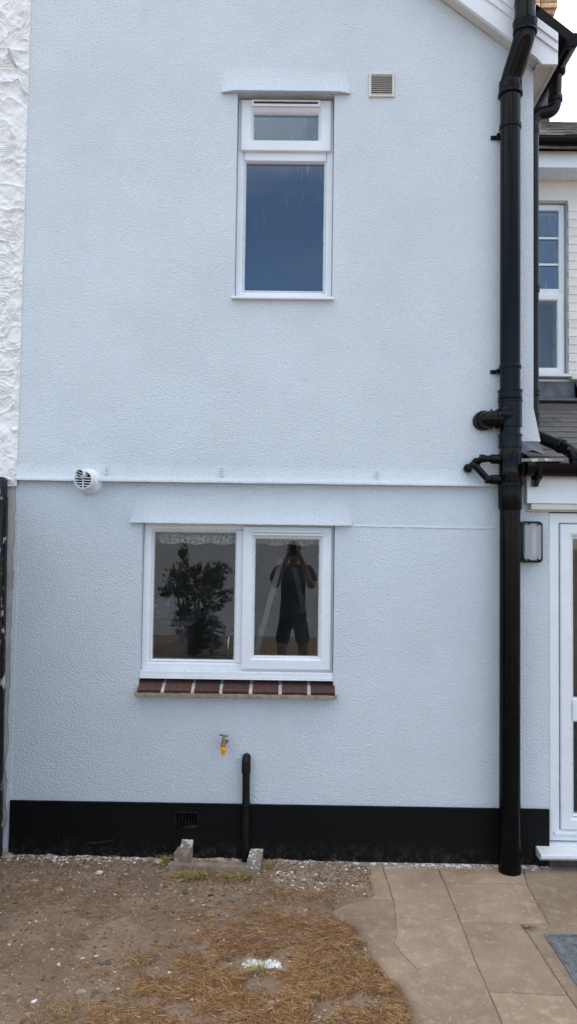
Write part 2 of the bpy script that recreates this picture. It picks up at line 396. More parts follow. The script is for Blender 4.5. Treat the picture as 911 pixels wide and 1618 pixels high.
def soil_z(x, y):
    e = edge_x(y) + .03 * (vnoise(x * 0 + 3.3, y * 14, 8) - .5) + .02 * (vnoise(x * 22, y * 22, 9) - .5)
    m = sstep(.022, -.03, x - e)                       # 1 on the soil side
    near = sstep(-4.5, -2.6, y) * sstep(-3.2, -2.4, x)
    lump = .016 * (vnoise(x * 5, y * 5, 1) - .5) + .014 * (vnoise(x * 17, y * 17, 2) - .5) + .007 * (vnoise(x * 55, y * 55, 5) - .5)
    z = .006 + lump * near + .016 * m * near
    under = (x > e - .02) & (x < 3.4) & (y > -3.3)
    return np.where(under, z * m + (1 - m) * -.04, z)
def axis(parts): return np.unique(np.round(np.concatenate([np.linspace(a, b, k) for a, b, k in parts]), 5))
gx = axis([(-900, -30, 8), (-30, -4, 14), (-4, -1.75, 24), (-1.75, .75, 230), (.75, 3.5, 30), (3.5, 30, 14), (30, 900, 8)])
gy = axis([(-900, -30, 8), (-30, -4, 20), (-4, -1.75, 30), (-1.75, .06, 165), (.06, .4, 4), (.4, 30, 12), (30, 900, 8)])
X, Y = np.meshgrid(gx, gy); x = X.ravel(); y = Y.ravel(); z = soil_z(x, y)
nx, ny = len(gx), len(gy); i, j = np.meshgrid(np.arange(nx - 1), np.arange(ny - 1)); q = (j * nx + i).ravel()
faces = np.stack([q, q + 1, q + nx + 1, q + nx], 1)
me = bpy.data.meshes.new('ground'); me.from_pydata(np.stack([x, y, z], 1).tolist(), [], faces.tolist())
me.polygons.foreach_set('use_smooth', [True] * len(me.polygons)); me.materials.append(MATS['soil'])
th = me.attributes.new('thatch', 'FLOAT', 'POINT'); th.data.foreach_set('value', thatch(x, y).astype(np.float32))
pt = sstep(-.10, -.015, y) * sstep(-.9, -1.1, x) * 1.0 + .9 * sstep(-.075, -.01, y) * (x > -1.1) * (x < .5)
pt = np.maximum(pt, .9 * sstep(1.2, .3, np.sqrt(((x + .10) / .10) ** 2 + ((y + 1.0 + .25 * (x + .1)) / .045) ** 2)))
pt = np.maximum(pt, .25 * sstep(1.2, .3, np.sqrt(((x - .1) / .22) ** 2 + ((y + .2) / .09) ** 2)))
pa = me.attributes.new('paint', 'FLOAT', 'POINT'); pa.data.foreach_set('value', np.clip(pt, 0, 1).astype(np.float32))
ground = bpy.data.objects.new('ground', me); COL.objects.link(ground); tag(ground, kind='structure')

# paving laid beside the wall: every slab and broken piece is its own
paving = bpy.data.objects.new('paving', None); COL.objects.link(paving); tag(paving, kind='structure')
SLABS = [
 [(.282, -.012), (.499, -.012), (.5, -.189), (.505, -.418), (.319, -.425), (.20, -.30)],
 [(.319, -.427), (.507, -.42), (.483, -.725), (.457, -.81), (.482, -.903), (.275, -.961), (.10, -.70), (.042, -.494)],
 [(.501, -.012), (.79, -.012), (.791, -.337), (.783, -.747), (.775, -.922), (.708, -.924), (.538, -.994), (.529, -1.017), (.482, -.903), (.457, -.81), (.483, -.725), (.507, -.42), (.502, -.189)],
 [(.275, -.961), (.482, -.903), (.529, -1.017), (.435, -1.068), (.285, -1.14)],
 [(.285, -1.14), (.435, -1.068), (.529, -1.017), (.538, -.994), (.708, -.924), (.775, -.922), (.775, -1.153), (.776, -1.265), (.765, -1.66), (.35, -1.66)],
 [(.7965, -.012), (1.253, -.012), (1.216, -.226), (.94, -.229), (.794, -.227)],
 [(.794, -.227), (.94, -.229), (1.213, -.226), (1.189, -.624), (1.060, -.629), (.786, -.62)],
 [(.785, -.621), (1.060, -.629), (1.063, -.673), (1.073, -1.039), (1.077, -1.168), (.775, -1.153), (.775, -.922)],
 [(.775, -1.153), (1.077, -1.168), (1.086, -1.313), (1.104, -1.66), (.765, -1.66), (.776, -1.265)],
 [(1.268, -.012), (2.2, -.012), (2.2, -.69), (1.189, -.624), (1.213, -.226)],
 [(1.060, -.629), (1.189, -.624), (2.2, -.69), (2.2, -1.66), (1.104, -1.66), (1.086, -1.313), (1.077, -1.168), (1.073, -1.039), (1.063, -.673)]]
for r in range(2):
    for c in range(3): SLABS.append([(.42 + c * .6, -1.66 - r * .6), (1.02 + c * .6, -1.66 - r * .6), (1.02 + c * .6, -2.26 - r * .6), (.42 + c * .6, -2.26 - r * .6)])
def shrink(poly, g):
    area = sum(poly[i][0] * poly[(i + 1) % len(poly)][1] - poly[(i + 1) % len(poly)][0] * poly[i][1] for i in range(len(poly)))
    s = 1 if area > 0 else -1; out = []
    for i in range(len(poly)):
        a, p, b = Vector(poly[i - 1]), Vector(poly[i]), Vector(poly[(i + 1) % len(poly)])
        d1, d2 = (p - a).normalized(), (b - p).normalized(); n1, n2 = Vector((-d1.y, d1.x)) * s, Vector((-d2.y, d2.x)) * s
        k = n1 + n2; out.append(p + k / max(.5, k.dot(n1) ) * g)
    return [tuple(p) for p in out]
CRACK = {0, 1, 2, 3, 4}
for k, poly in enumerate(SLABS):
    m = MB(); g = .0007 if k in CRACK else .0030
    fine = []
    for a, b in zip(poly, poly[1:] + poly[:1]):
        L = math.dist(a, b); s = max(1, int(L / .06))
        for q in range(s):
            t = q / s; px, py = a[0] + (b[0] - a[0]) * t, a[1] + (b[1] - a[1]) * t
            w = .004 if 0 < q else 0
            px += w * (noise.noise(Vector((px * 31, py * 31, 0)))); py += w * (noise.noise(Vector((px * 29, py * 29, 5))))
            fine.append((px, py))
    zt = .012 + .003 * ((k * 37 % 11) / 11 - .5)
    m.prism(shrink(fine, g), -.035, zt, 'z')
    m.build('slab', 'paving', paving, smooth=0, bevel=.0025, seg=1)
m = MB(); m.box(.05, 2.25, -2.9, -.011, -.03, .0088); m.build('joint_filling', 'joint_sand', paving, 0)
# mortar fillet between paving and plinth, splashed with paint
m = MB(); k = 60; pts = []
for q in range(k + 1):
    xx = .26 + q * (1.08 / k); w = .022 + .02 * noise.noise(Vector((xx * 9, 0, 0))) + .012 * noise.noise(Vector((xx * 31, 2, 0))); pts.append((xx, -.0165 - max(.008, w)))
m.prism([(pts[0][0], -.0155)] + pts + [(pts[-1][0], -.0155)], .004, .0185, 'z'); m.build('mortar_fillet', 'splashed_concrete', paving, 0, bevel=.004)

# steel access cover let into the slab
mc = thing('manhole_cover', (1.45, -1.0, .012), 'grey chequered steel inspection cover set in the paving', 'manhole cover')
m = MB(); m.ring(1.135, 1.785, -1.46, -.725, [(0, .0), (0, .012), (.012, .012), (.012, 0)])
m.v = [(a, c, .0115 + b * .5) for a, b, c in m.v]; m.build('rim', 'steel_cover', mc, 0)
m = MB(); m.box(1.150, 1.770, -1.445, -.740, .0095, .0145); m.build('plate', 'steel_cover', mc, 0, bevel=.001)
m = MB()
for r in range(26):
    for c in range(22):
        cx, cy = 1.166 + c * .028, -1.43 + r * .027; a = pi / 4 if (r + c) % 2 else -pi / 4
        R = Matrix.Translation((cx, cy, .0147)) @ Matrix.Rotation(a, 4, 'Z')
        m.add([R @ Vector(v) for v in ((-.011, 0, 0), (0, -.0035, 0), (.011, 0, 0), (0, .0035, 0), (0, 0, .003))], [(0, 1, 4), (1, 2, 4), (2, 3, 4), (3, 0, 4)])
tag(m.build('tread_lug', 'steel_cover', mc, 0), kind='stuff')

# ================================================================== THE RENDERED REAR WING
XL, XR = -1.540, 1.318
wing = thing('house', (0, 0, 0), 'white rendered two storey rear wing with black plinth and gabled roof', 'house')
GS = .751                                      # slope of the gable
def gz(x_): return 4.788 - (x_ - .838) * GS    # lower edge of the barge board
UW = (-.3535, .1965, 3.100, 4.284); LW = (-.8425, .2265, .955, 1.846)
m = MB(); panel(m, XL, XR, 2.31, 4.40, -.02, .25, [UW]); panel(m, XL, 1.20, 2.073, 2.31, -.02, .25, [])
m.prism([(XL, 4.40), (XR, 4.40), (XR, gz(XR) + .1), (XL, gz(XL) + .1)], -.02, .25)
m.build('upper_wall', 'wall_render', wing, 0)
m = MB(); panel(m, XL + .008, 1.408, .30, 2.073, 0, .25, [LW]); m.build('lower_wall', 'wall_render', wing, 0)
# bell cast drip along the foot of the upper render
m = MB(); k = 90
for q in range(k):
    xa, xb = XL + (1.20 - XL) * q / k, XL + (1.20 - XL) * (q + 1) / k
    def prof(xx):
        w = .0025 * noise.noise(Vector((xx * 6, 1, 0))) + .0012 * noise.noise(Vector((xx * 40, 1, 0)))
        dip = -.0 if abs(xx + 1.14) > .085 else .03
        return [(-.0205, 2.16), (-.0235 + w, 2.10), (-.040 + w, 2.078 + w), (-.046 + w, 2.071 + w), (-.045 + w, 2.062 + w), (-.0, 2.068)]
    A, B = prof(xa), prof(xb); kk = len(A)
    m.add([(xa, *p) for p in A] + [(xb, *p) for p in B], [(i, i + 1, kk + i + 1, kk + i) for i in range(kk - 1)])
m.build('drip_edge', 'wall_render', wing, 50)
# corner foot of the upper render, flared over the lean-to roof
m = MB(); m.add([(1.20, -.0212, 2.50), (1.3185, -.0212, 2.50), (1.20, -.036, 2.315), (1.352, -.036, 2.315), (1.3185, .2, 2.50), (1.352, .2, 2.315), (1.20, -.02, 2.305), (1.345, -.0, 2.305)],
               [(0, 1, 3, 2), (1, 4, 5, 3), (2, 3, 7, 6)]); m.build('corner_flare', 'wall_render', wing, 0)
# plinth
m = MB(); panel(m, XL + .012, 1.404, -.12, .312, -.016, .2, [(-.625, -.499, .186, .268)]); m.build('plinth', 'plinth_paint', wing, 0)
k = 150; lo = []; 
for q in range(k + 1):
    xx = XL + .012 + q * (1.404 - XL - .012) / k; lo.append((xx, .3135 + .0028 * noise.noise(Vector((xx * 9, 0, 0))) + .0018 * noise.noise(Vector((xx * 37, 2, 0)))))
m = MB(); m.prism([(XL + .012, .300)] + [(1.404, .300)] + lo[::-1], -.0185, -.0155); m.build('paint_edge', 'plinth_paint', wing, 0)
# ridges in the render: old crack lines and a filled chase
def ridge(x0, x1, zf, w, h, step=.02, seed=0, yb=0.0):
    m = MB(); k = int((x1 - x0) / step); rows = []
    for q in range(k + 1):
        xx = x0 + (x1 - x0) * q / k; nz = noise.noise(Vector((xx * 11, seed, 0))) * .004 + noise.noise(Vector((xx * 45, seed, 0))) * .002
        hh = h * (.6 + .6 * noise.noise(Vector((xx * 23, seed, 3)))) * min(1, (q + .3) / 3, (k - q + .3) / 3); ww = w * (1 + .5 * noise.noise(Vector((xx * 17, seed, 7))))
        zc = zf(xx) + nz; rows.append([(xx, yb + .002, zc + ww), (xx, yb - hh, zc + ww * .3), (xx, yb - hh, zc - ww * .4), (xx, yb + .002, zc - ww * .6)])
    for a, b in zip(rows, rows[1:]): m.add(a + b, [(0, 1, 5, 4), (1, 2, 6, 5), (2, 3, 7, 6)])
    return m
ridge(-1.09, .60, lambda v: 2.045, .006, .004, seed=1).build('render_crack', 'wall_render', wing, 60)
ridge(.30, 1.12, lambda v: 1.838 - .004 * v, .010, .007, seed=2).build('render_crack', 'wall_render', wing, 60)
ridge(.62, 1.12, lambda v: 2.045, .003, .003, seed=4).build('render_crack', 'wall_render', wing, 60)
# flared render hoods over both windows
def hood(x0, x1, x0t, x1t, zb, zt, yf, out, name):
    m = MB(); k = 24; rows = []
    for q in range(k + 1):
        t = q / k; xb = x0 + (x1 - x0) * t; xt = x0t + (x1t - x0t) * t; w = .0025 * noise.noise(Vector((xb * 14, zb, 0)))
        zm = zb + (zt - zb) * .30; xm = xb + (xt - xb) * .30
        o = out * min(1, .45 + 6 * min(t, 1 - t))
        rows.append([(xt, yf - .001, zt), (xm, yf - o * .16, zm), (xb, yf - o + w, zb + .006 + w), (xb, yf - o + w, zb + w - .002), (xb, yf + .001, zb + .004)])
    for a, b in zip(rows, rows[1:]): m.add(a + b, [(i, i + 1, 6 + i, 5 + i) for i in range(4)])
    m.add(rows[0], [(0, 1, 2, 3, 4)]); m.add(rows[-1], [(4, 3, 2, 1, 0)])
    return m.build(name, 'wall_render', wing, 40)
hood(-.444, .284, -.425, .262, 4.276, 4.43, -.0195, .036, 'window_hood')
hood(-.912, .320, -.868, .285, 1.838, 2.0, .0005, .042, 'window_hood')
# remaining walls of the wing, rooms behind the windows
m = MB(); m.box(XR - .22, XR - .002, .25, 2.38, 0, 4.40); m.build('side_wall', 'wall_render', wing, 0); m = MB(); m.box(XL, XL + .2, .25, 2.38, 0, 4.6); m.build('party_wall', 'wall_render', wing, 0)
def room(x0, x1, y0, y1, z0, z1, mat, name):
    m = MB(); t = .05
    m.box(x0 - t, x1 + t, y1, y1 + t, z0 - t, z1 + t); m.box(x0 - t, x0, y0, y1, z0 - t, z1 + t); m.box(x1, x1 + t, y0, y1, z0 - t, z1 + t)
    m.box(x0, x1, y0, y1, z0 - t, z0); m.box(x0, x1, y0, y1, z1, z1 + t); return m.build(name, mat, wing, 0)
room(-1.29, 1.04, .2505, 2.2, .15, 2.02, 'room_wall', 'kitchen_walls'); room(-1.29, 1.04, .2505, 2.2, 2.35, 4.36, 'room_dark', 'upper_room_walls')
# roof of the wing: two slopes meeting over the party line
m = MB(); APX = XL
def rz(xx): return gz(xx) + .215
m.prism([(1.47, rz(1.47)), (APX, rz(APX)), (APX, rz(APX) + .05), (1.47, rz(1.47) + .05)], -.105, 6.0); m.build('roof', 'tile_dark', wing, 0)
sl = math.atan(GS); vt = MB(); vt.box(0, .265, -.03, .12, -.035, .022); tile_me = vt.build('verge_tile', 'tile_dark', wing, 0, bevel=.004)
L = (1.492 - APX) / cos(sl); k = 0; s_ = 0.0; first = True
while s_ < L - .1:
    xx = 1.492 - s_ * cos(sl); zz = rz(1.47) - (xx - 1.47) * GS + .035
    if first: o = tile_me; first = False
    else: o = place('verge_tile', tile_me.data, wing)
    o.location = (xx, -.105, zz); o.rotation_euler = (0, sl + .03, 0); o.scale = (-1, 1, 1); s_ += .235
# barge board: a deep plain board with a moulded capping board, boxed end
m = MB(); hz = .205
m.prism([(1.424, 4.40), (1.424, 4.40 + .153), (APX, gz(APX) + hz), (APX, gz(APX)), (1.308, gz(1.308)), (1.336, 4.40)], -.115, -.0905)
m.build('barge_board', 'plastic_white', wing, 0, bevel=.003)
m = MB(); c0, c1 = .115, .207
m.prism([(1.421, gz(1.421) + c0), (1.421, gz(1.421) + c1), (APX, gz(APX) + c1), (APX, gz(APX) + c0)], -.127, -.114)
m.prism([(1.418, gz(1.418) + c0 + .045), (1.418, gz(1.418) + c1 + .004), (APX, gz(APX) + c1 + .004), (APX, gz(APX) + c0 + .045)], -.138, -.1265)
m.build('barge_capping', 'plastic_white', wing, 0, bevel=.003)
m = MB(); m.prism([(XR, gz(XR) + .012), (1.41, 4.41), (1.424, 4.405), (1.424, 4.55), (XR - .2, gz(XR) + .16), (APX, gz(APX) + .18), (APX, gz(APX) + .012)], -.09, -.022)
m.build('verge_soffit', 'plastic_cream', wing, 0)
m = MB(); m.prism([(XR - .003, 4.405), (1.405, 4.405), (1.405, 4.414), (XR - .003, 4.414)], -.0895, 2.36); m.build('soffit', 'plastic_cream', wing, 0)
m = MB(); m.box(1.4055, 1.424, -.089, 2.36, 4.398, 4.56); m.build('fascia', 'plastic_cream', wing, 0, bevel=.002)

# windows -----------------------------------------------------------------
def pane(x0, x1, z0, z1, y0, mat, parent, name='pane'):
    m = MB(); m.box(x0, x1, y0, y0 + .006, z0, z1); return m.build(name, mat, parent, 0)
FR = lambda y0, w: [(0, y0 + .07), (0, y0 + .003), (.003, y0), (w - .012, y0), (w - .002, y0 + .010), (w, y0 + .014), (w, y0 + .07)]
# upper: fixed light below, small top-hung sash above
w = MB(); x0, x1 = -.352, .195
w.ring(x0, x1, 3.125, 4.283, FR(.045, .040)); w.box(x0 + .039, x1 - .039, .046, .11, 3.925, 3.985)
win = w.build('window', 'plastic_white', wing, 0, bevel=.0015); win['label'] = 'tall narrow upper window with small opening top light'
m = MB(); m.ring(x0 + .039, x1 - .039, 3.164, 3.930, [(0, .10), (0, .052), (.004, .050), (.010, .062), (.012, .10)]); m.build('glazing_bead', 'plastic_white', win, 0)
m = MB(); m.ring(-.334, .180, 3.972, 4.268, FR(.022, .064)); m.build('sash', 'plastic_white', win, 0, bevel=.002)
m = MB(); m.ring(-.272, .118, 4.034, 4.206, [(0, .07), (0, .034), (.003, .032), (.010, .045), (.012, .07)]); m.build('glazing_bead', 'plastic_white', win, 0)
m = MB(); m.box(-.275, .117, .005, .0225, 4.222, 4.236); m.box(-.275, .117, .005, .0225, 4.250, 4.258); m.box(-.275, -.262, .0055, .022, 4.236, 4.250); m.box(.104, .117, .0055, .022, 4.236, 4.250); m.build('trickle_vent', 'plastic_white', win, 0, bevel=.001)
m = MB(); m.box(-.262, .104, .014, .0222, 4.236, 4.250); m.build('vent_slot', 'dark_opening', win, 0)
pane(-.303, .146, 3.174, 3.922, .075, 'pane_streaked', win); pane(-.262, .108, 4.044, 4.196, .055, 'pane_streaked', win)
m = MB(); m.box(-.367, .206, -.05, .10, 3.0915, 3.106); m.box(-.3525, .1955, .03, .12, 3.106, 3.1255); m.build('sill', 'plastic_white', win, 0, bevel=.003)
# lower: fixed light left, side-hung sash right
w = MB(); x0, x1 = -.841, .225
w.ring(x0, x1, 1.022, 1.845, FR(.045, .046)); w.box(-.318, -.262, .0465, .11, 1.066, 1.801)
win = w.build('window', 'plastic_white', wing, 0, bevel=.0015); win['label'] = 'wide lower window of one fixed and one opening light'
m = MB(); m.ring(-.796, -.317, 1.067, 1.800, [(0, .10), (0, .052), (.004, .050), (.011, .062), (.013, .10)]); m.build('glazing_bead', 'plastic_white', win, 0)
m = MB(); m.ring(-.284, .211, 1.038, 1.826, FR(.022, .062)); m.build('sash', 'plastic_white', win, 0, bevel=.002)
m = MB(); m.ring(-.224, .151, 1.099, 1.766, [(0, .07), (0, .034), (.003, .032), (.009, .045), (.011, .07)]); m.build('glazing_bead', 'plastic_white', win, 0)
m = MB(); m.box(-.232, .165, .008, .0225, 1.778, 1.788); m.box(-.232, .165, .004, .0225, 1.794, 1.806); m.build('trickle_vent', 'plastic_white', win, 0, bevel=.002)
m = MB(); m.box(-.8415, .2255, .002, .12, .990, 1.0235); m.box(-.8415, .2255, -.012, .05, .983, .9895); m.build('sill', 'plastic_white', win, 0, bevel=.003)
pane(-.787, -.326, 1.077, 1.790, .075, 'pane_clear', win); pane(-.215, .142, 1.109, 1.756, .055, 'pane_clear', win)
# brick-on-edge sill, sloping, with pale joints
bs = MB(); bs.prism([(.06, .972), (-.047, .9235), (-.047, .900), (.06, .890)], -.842, .240, 'x'); bs = bs.build('brick_sill', 'mortar_pale', wing, 0, bevel=.003)
edges = [-.848, -.703, -.540, -.386, -.224, -.064, .093, .244]; tilt = math.atan2(.034, .107)
br = MB(); br.box(-.5, .5, -.064, .056, -.016, .0085); brick0 = br.build('brick', 'sill_brick', bs, 0, bevel=.004); brick_me = brick0.data
for k in range(7):
    a, b = edges[k] + .0095, edges[k + 1] - .0095
    o = brick0 if k == 0 else place('brick', brick_me, bs)
    if k:
        bv = o.modifiers.new('bevel', 'BEVEL'); bv.width = .004; bv.segments = 2
    o.location = ((a + b) / 2, .002, .9505); o.rotation_euler = (.425 + .01 * (k % 3 - 1), .008 * (k % 2 - .5), .01 * ((k * 5) % 3 - 1)); o.scale = (b - a, 1, 1)
m = MB(); k = 40; up = []; lo = []
for q in range(k + 1):
    xx = -.852 + q * (1.096 / k); up.append((xx, .914 + .003 * noise.noise(Vector((xx * 20, 0, 0))))); lo.append((xx, .893 + .006 * noise.noise(Vector((xx * 14, 4, 0)))))
m.prism(up + lo[::-1], -.060, .02); m.build('mortar_bed', 'mortar', bs, 0, bevel=.003)

# ================================================================== THINGS ON THE WALL
# louvred vent
t = thing('air_vent', (.461, -.02, 4.33), 'small square white louvred vent beside the upper window', 'vent')
m = MB(); m.ring(.389, .533, 4.260, 4.400, [(0, -.0195), (0, -.030), (.004, -.033), (.012, -.033), (.014, -.026), (.014, -.0195)]); m.build('frame', 'plastic_cream', t, 0, bevel=.001)
m = MB(); m.box(.400, .522, -.0215, -.0203, 4.272, 4.388); m.build('backing', 'worktop', t, 0)
lv = MB(); lv.add([(-.0595, 0, .004), (.0595, 0, .004), (.0595, -.010, -.004), (-.0595, -.010, -.004), (-.0595, 0, .0055), (.0595, 0, .0055), (.0595, -.010, -.0025), (-.0595, -.010, -.0025)],
                  [(0, 1, 2, 3), (7, 6, 5, 4), (3, 2, 6, 7), (0, 4, 5, 1), (0, 3, 7, 4), (1, 5, 6, 2)])
l0 = None
for k in range(10):
    zc = 4.2795 + k * .01125
    if l0 is None: l0 = lv.build('louvre', 'plastic_cream', t, 0); l0.location = Vector((.461, -.0215, zc)) - Vector(t.location); l0.data.transform(Matrix.Translation(t.location))
    else: place('louvre', l0.data, t, (.461, -.0215, zc))
# boiler flue
FX, FZ = -1.140, 2.062
t = thing('boiler_flue', (FX, 0, FZ), 'round white boiler flue terminal poking out of the wall above the lower window', 'flue')
m = MB(); m.tube([(FX, .01, FZ), (FX, -.012, FZ), (FX, -.030, FZ), (FX, -.048, FZ)], [.074, .074, .066, .054], 40); m.build('flange', 'plastic_white', t)
m = MB(); nn = 36
rings = [(.050, -.03), (.050, -.135), (.0485, -.139), (.0455, -.139), (.044, -.135), (.044, -.06)]
m.add([(FX + r * cos(2 * pi * j / nn), yy, FZ + r * sin(2 * pi * j / nn)) for r, yy in rings for j in range(nn)],
      [(i * nn + j, i * nn + (j + 1) % nn, (i + 1) * nn + (j + 1) % nn, (i + 1) * nn + j) for i in range(len(rings) - 1) for j in range(nn)]); m.build('outer_tube', 'plastic_white', t)
m = MB(); m.tube([(FX, -.085, FZ), (FX, -.088, FZ)], .0445, 30); m.build('dark_inside', 'dark_opening', t)
for k, dz in enumerate((-.031, -.017, -.003, .011)):
    m = MB(); hw = math.sqrt(.0445 ** 2 - dz ** 2); m.box(FX - hw, FX + hw, -.137, -.131, FZ + dz - .002, FZ + dz + .002); m.build('grille_bar', 'plastic_white', t, 0)
m = MB(); m.box(FX - .0025, FX + .0025, -.1365, -.1305, FZ - .0445, FZ + .02); m.build('grille_bar', 'plastic_white', t, 0)
NX, NZ = FX - .010, FZ + .030; m = MB()
rings = [(.024, -.05), (.024, -.172), (.0225, -.175), (.0205, -.175), (.0195, -.172), (.0195, -.12)]
m.add([(NX + r * cos(2 * pi * j / nn), yy, NZ + r * sin(2 * pi * j / nn)) for r, yy in rings for j in range(nn)],
      [(i * nn + j, i * nn + (j + 1) % nn, (i + 1) * nn + (j + 1) % nn, (i + 1) * nn + j) for i in range(len(rings) - 1) for j in range(nn)]); m.build('nozzle', 'plastic_white', t)
m = MB(); m.tube([(NX, -.150, NZ), (NX, -.153, NZ)], .0198, 24); m.build('dark_inside', 'dark_opening', t)
for dz in (-.008, .006):
    m = MB(); R = Matrix.Translation((NX, -.17, NZ + dz)) @ Matrix.Rotation(.35, 4, 'Y'); m.box(-.0195, .0195, -.002, .002, -.0014, .0014, R); m.build('grille_bar', 'plastic_white', t, 0)
# exposed ends of perforated render bead
for bx, z0, z1, lab in ((-1.044, 2.10, 2.148, 'short strip of perforated metal bead in the render beside the flue'),
                        (-.405, 2.10, 2.150, 'short strip of perforated metal bead above the lower window hood'),
                        (.453, 2.092, 2.140, 'short strip of perforated metal bead in the render nearest the soil pipe')):
    t = thing('bead_strip', (bx, -.03, z0), lab, 'render bead', 'metal render bead ends showing along the drip line')
    m = MB(); m.box(bx - .007, bx + .007, -.0345, -.024, z0, z1); m.build('strip', 'plastic_white', t, 0, bevel=.001)
    m = MB()
    for k in range(5): zc = z0 + .008 + k * (z1 - z0 - .014) / 4; m.box(bx - .003, bx + .003, -.0352, -.030, zc - .0022, zc + .0022)
    m.build('perforation', 'dark_opening', t, 0)
# air brick in the plinth
t = thing('air_brick', (-.562, -.01, .186), 'black painted slotted air brick set in the plinth', 'air brick')
m = MB(); m.box(-.624, -.500, .012, .06, .187, .267); m.build('backing', 'plinth_paint', t, 0)
m = MB(); m.ring(-.6265, -.4975, .1845, .2695, [(0, .02), (0, -.019), (.006, -.021), (.009, -.012), (.009, .02)]); m.build('frame', 'plinth_paint', t, 0)
b0 = None
for k in range(6):
    xx = -.6035 + k * .0166; m = MB(); m.box(xx - .0042, xx + .0042, -.006, .0115, .1945, .2605)
    m.build('bar', 'plinth_paint', t, 0, bevel=.001)
# painted-over cable stub and pipe end on the plinth
c = MB(); c.tube(fillet([(-1.19, -.016, .045), (-1.15, -.024, .060), (-1.095, -.026, .100), (-1.06, -.025, .094), (-.955, -.020, .112)], .03), [.007] * 23, 10); 
tag(c.build('cable_stub', 'waste_black'), 'crooked cable stub painted black over the plinth', 'cable')
c = MB(); c.box(-1.262, -1.246, -.040, -.014, .075, .140); tag(c.build('pipe_stub', 'plinth_paint', bevel=.006), 'small black painted upright stub at the left of the plinth', 'stub')
# garden tap
TX, TZ = -.364, .660
t = thing('garden_tap', (TX, 0, TZ), 'small brass garden tap with orange hose connector under the lower window', 'tap')
m = MB(); m.tube([(TX + .012, .002, TZ - .012), (TX, -.05, TZ - .008)], .010, 14); m.tube(fillet([(TX, -.035, TZ - .006), (TX, -.07, TZ - .006), (TX, -.074, TZ - .03)], .02), .0125, 16); m.build('body', 'brass', t)
m = MB(); m.tube([(TX, -.058, TZ - .004), (TX, -.056, TZ + .012), (TX, -.054, TZ + .028)], [.012, .0095, .005], 14); m.build('spindle', 'brass', t)
m = MB(); m.tube([(TX - .024, -.058, TZ + .036), (TX, -.054, TZ + .031), (TX + .024, -.05, TZ + .027)], [.004, .006, .004], 10); m.build('handle', 'brass', t)
m = MB(); m.tube([(TX, -.0745, TZ - .022), (TX, -.0745, TZ - .026), (TX, -.0745, TZ - .042), (TX, -.0745, TZ - .046), (TX, -.0745, TZ - .058), (TX, -.0745, TZ - .064)], [.0165, .0175, .0175, .011, .011, .009], 18); m.build('hose_connector', 'orange_plastic', t)
# waste pipe
t = thing('waste_pipe', (-.242, -.03, 0), 'short black waste pipe running down the wall into the drain gully', 'pipe')
m = MB(); m.tube(fillet([(-.242, .01, .562), (-.242, -.035, .562), (-.240, -.037, .33), (-.238, -.037, -.03)], .035), .0205, 20); m.build('pipe', 'waste_black', t)
m = MB(); collar(m, (-.242, -.0365, .510), (0, 0, 1), .0245, .04); m.tube(fillet([(-.242, -.0, .562), (-.242, -.035, .562), (-.242, -.036, .51)], .035), .0235, 20); m.build('elbow', 'waste_black', t)
m = MB(); collar(m, (-.2395, -.0365, .318), (0, 0, 1), .024, .018); m.build('clip', 'waste_black', t)
# concrete surround of the gully
t = thing('gully_surround', (-.38, -.05, 0), 'low concrete kerb box round the drain under the waste pipe', 'drain surround')
def kerb(x0, x1, y0, y1, z0, z1, name, mat, rot=0):
    m = MB(); cx, cy = (x0 + x1) / 2, (y0 + y1) / 2; R = Matrix.Translation((cx, cy, 0)) @ Matrix.Rotation(rot, 4, 'Z')
    bm = bmesh.new(); bmesh.ops.create_cube(bm, size=1); bmesh.ops.subdivide_edges(bm, edges=bm.edges, cuts=5, use_grid_fill=True)
    for v in bm.verts:
        p = R @ Vector((v.co.x * (x1 - x0), v.co.y * (y1 - y0), z0 + (v.co.z + .5) * (z1 - z0)))
        v.co = p + .006 * noise.noise_vector(p * 14) + .003 * noise.noise_vector(p * 45)
    m.add([v.co for v in bm.verts], [tuple(v.index for v in f.verts) for f in bm.faces]); bm.free()
    return m.build(name, mat, t, 50, bevel=0)
kerb(-.605, -.530, -.125, -.02, -.03, .088, 'side_kerb', 'concrete', -.12); kerb(-.588, -.526, -.045, -.012, -.02, .122, 'paint_splashed_cap', 'splashed_concrete')
kerb(-.630, -.150, -.172, -.122, -.04, .046, 'front_kerb', 'concrete', -.035)
kerb(-.216, -.148, -.178, -.02, -.03, .080, 'side_kerb', 'splashed_concrete', -.06)
m = MB(); m.box(-.53, -.21, -.12, -.017, -.02, .012); m.build('gully_bed', 'splashed_concrete', t, 0)
# bulkhead lamp
LX, LZ = 1.301, 1.761
t = thing('bulkhead_lamp', (LX, 0, LZ), 'rectangular bulkhead wall lamp with black rim beside the soil pipe', 'wall lamp')
def rrect(hw, hh, r, n=6):
    out = []
    for cx, cz, a0 in ((hw - r, hh - r, 0), (-hw + r, hh - r, pi / 2), (-hw + r, -hh + r, pi), (hw - r, -hh + r, 3 * pi / 2)):
        out += [(LX + cx + r * cos(a0 + pi / 2 * i / n), LZ + cz + r * sin(a0 + pi / 2 * i / n)) for i in range(n + 1)]
    return out
def loft(secs):
    m = MB(); k = len(secs[0][0]); m.add([(p[0], yy, p[1]) for s, yy in secs for p in s], [(i * k + j, i * k + (j + 1) % k, (i + 1) * k + (j + 1) % k, (i + 1) * k + j) for i in range(len(secs) - 1) for j in range(k)]); return m
m = loft([(rrect(.056, .108, .02), .002), (rrect(.056, .108, .02), -.028)]); k = len(rrect(.056, .108, .02)); m.f.append(tuple(range(k, 2 * k))); m.build('base', 'lamp_body', t)
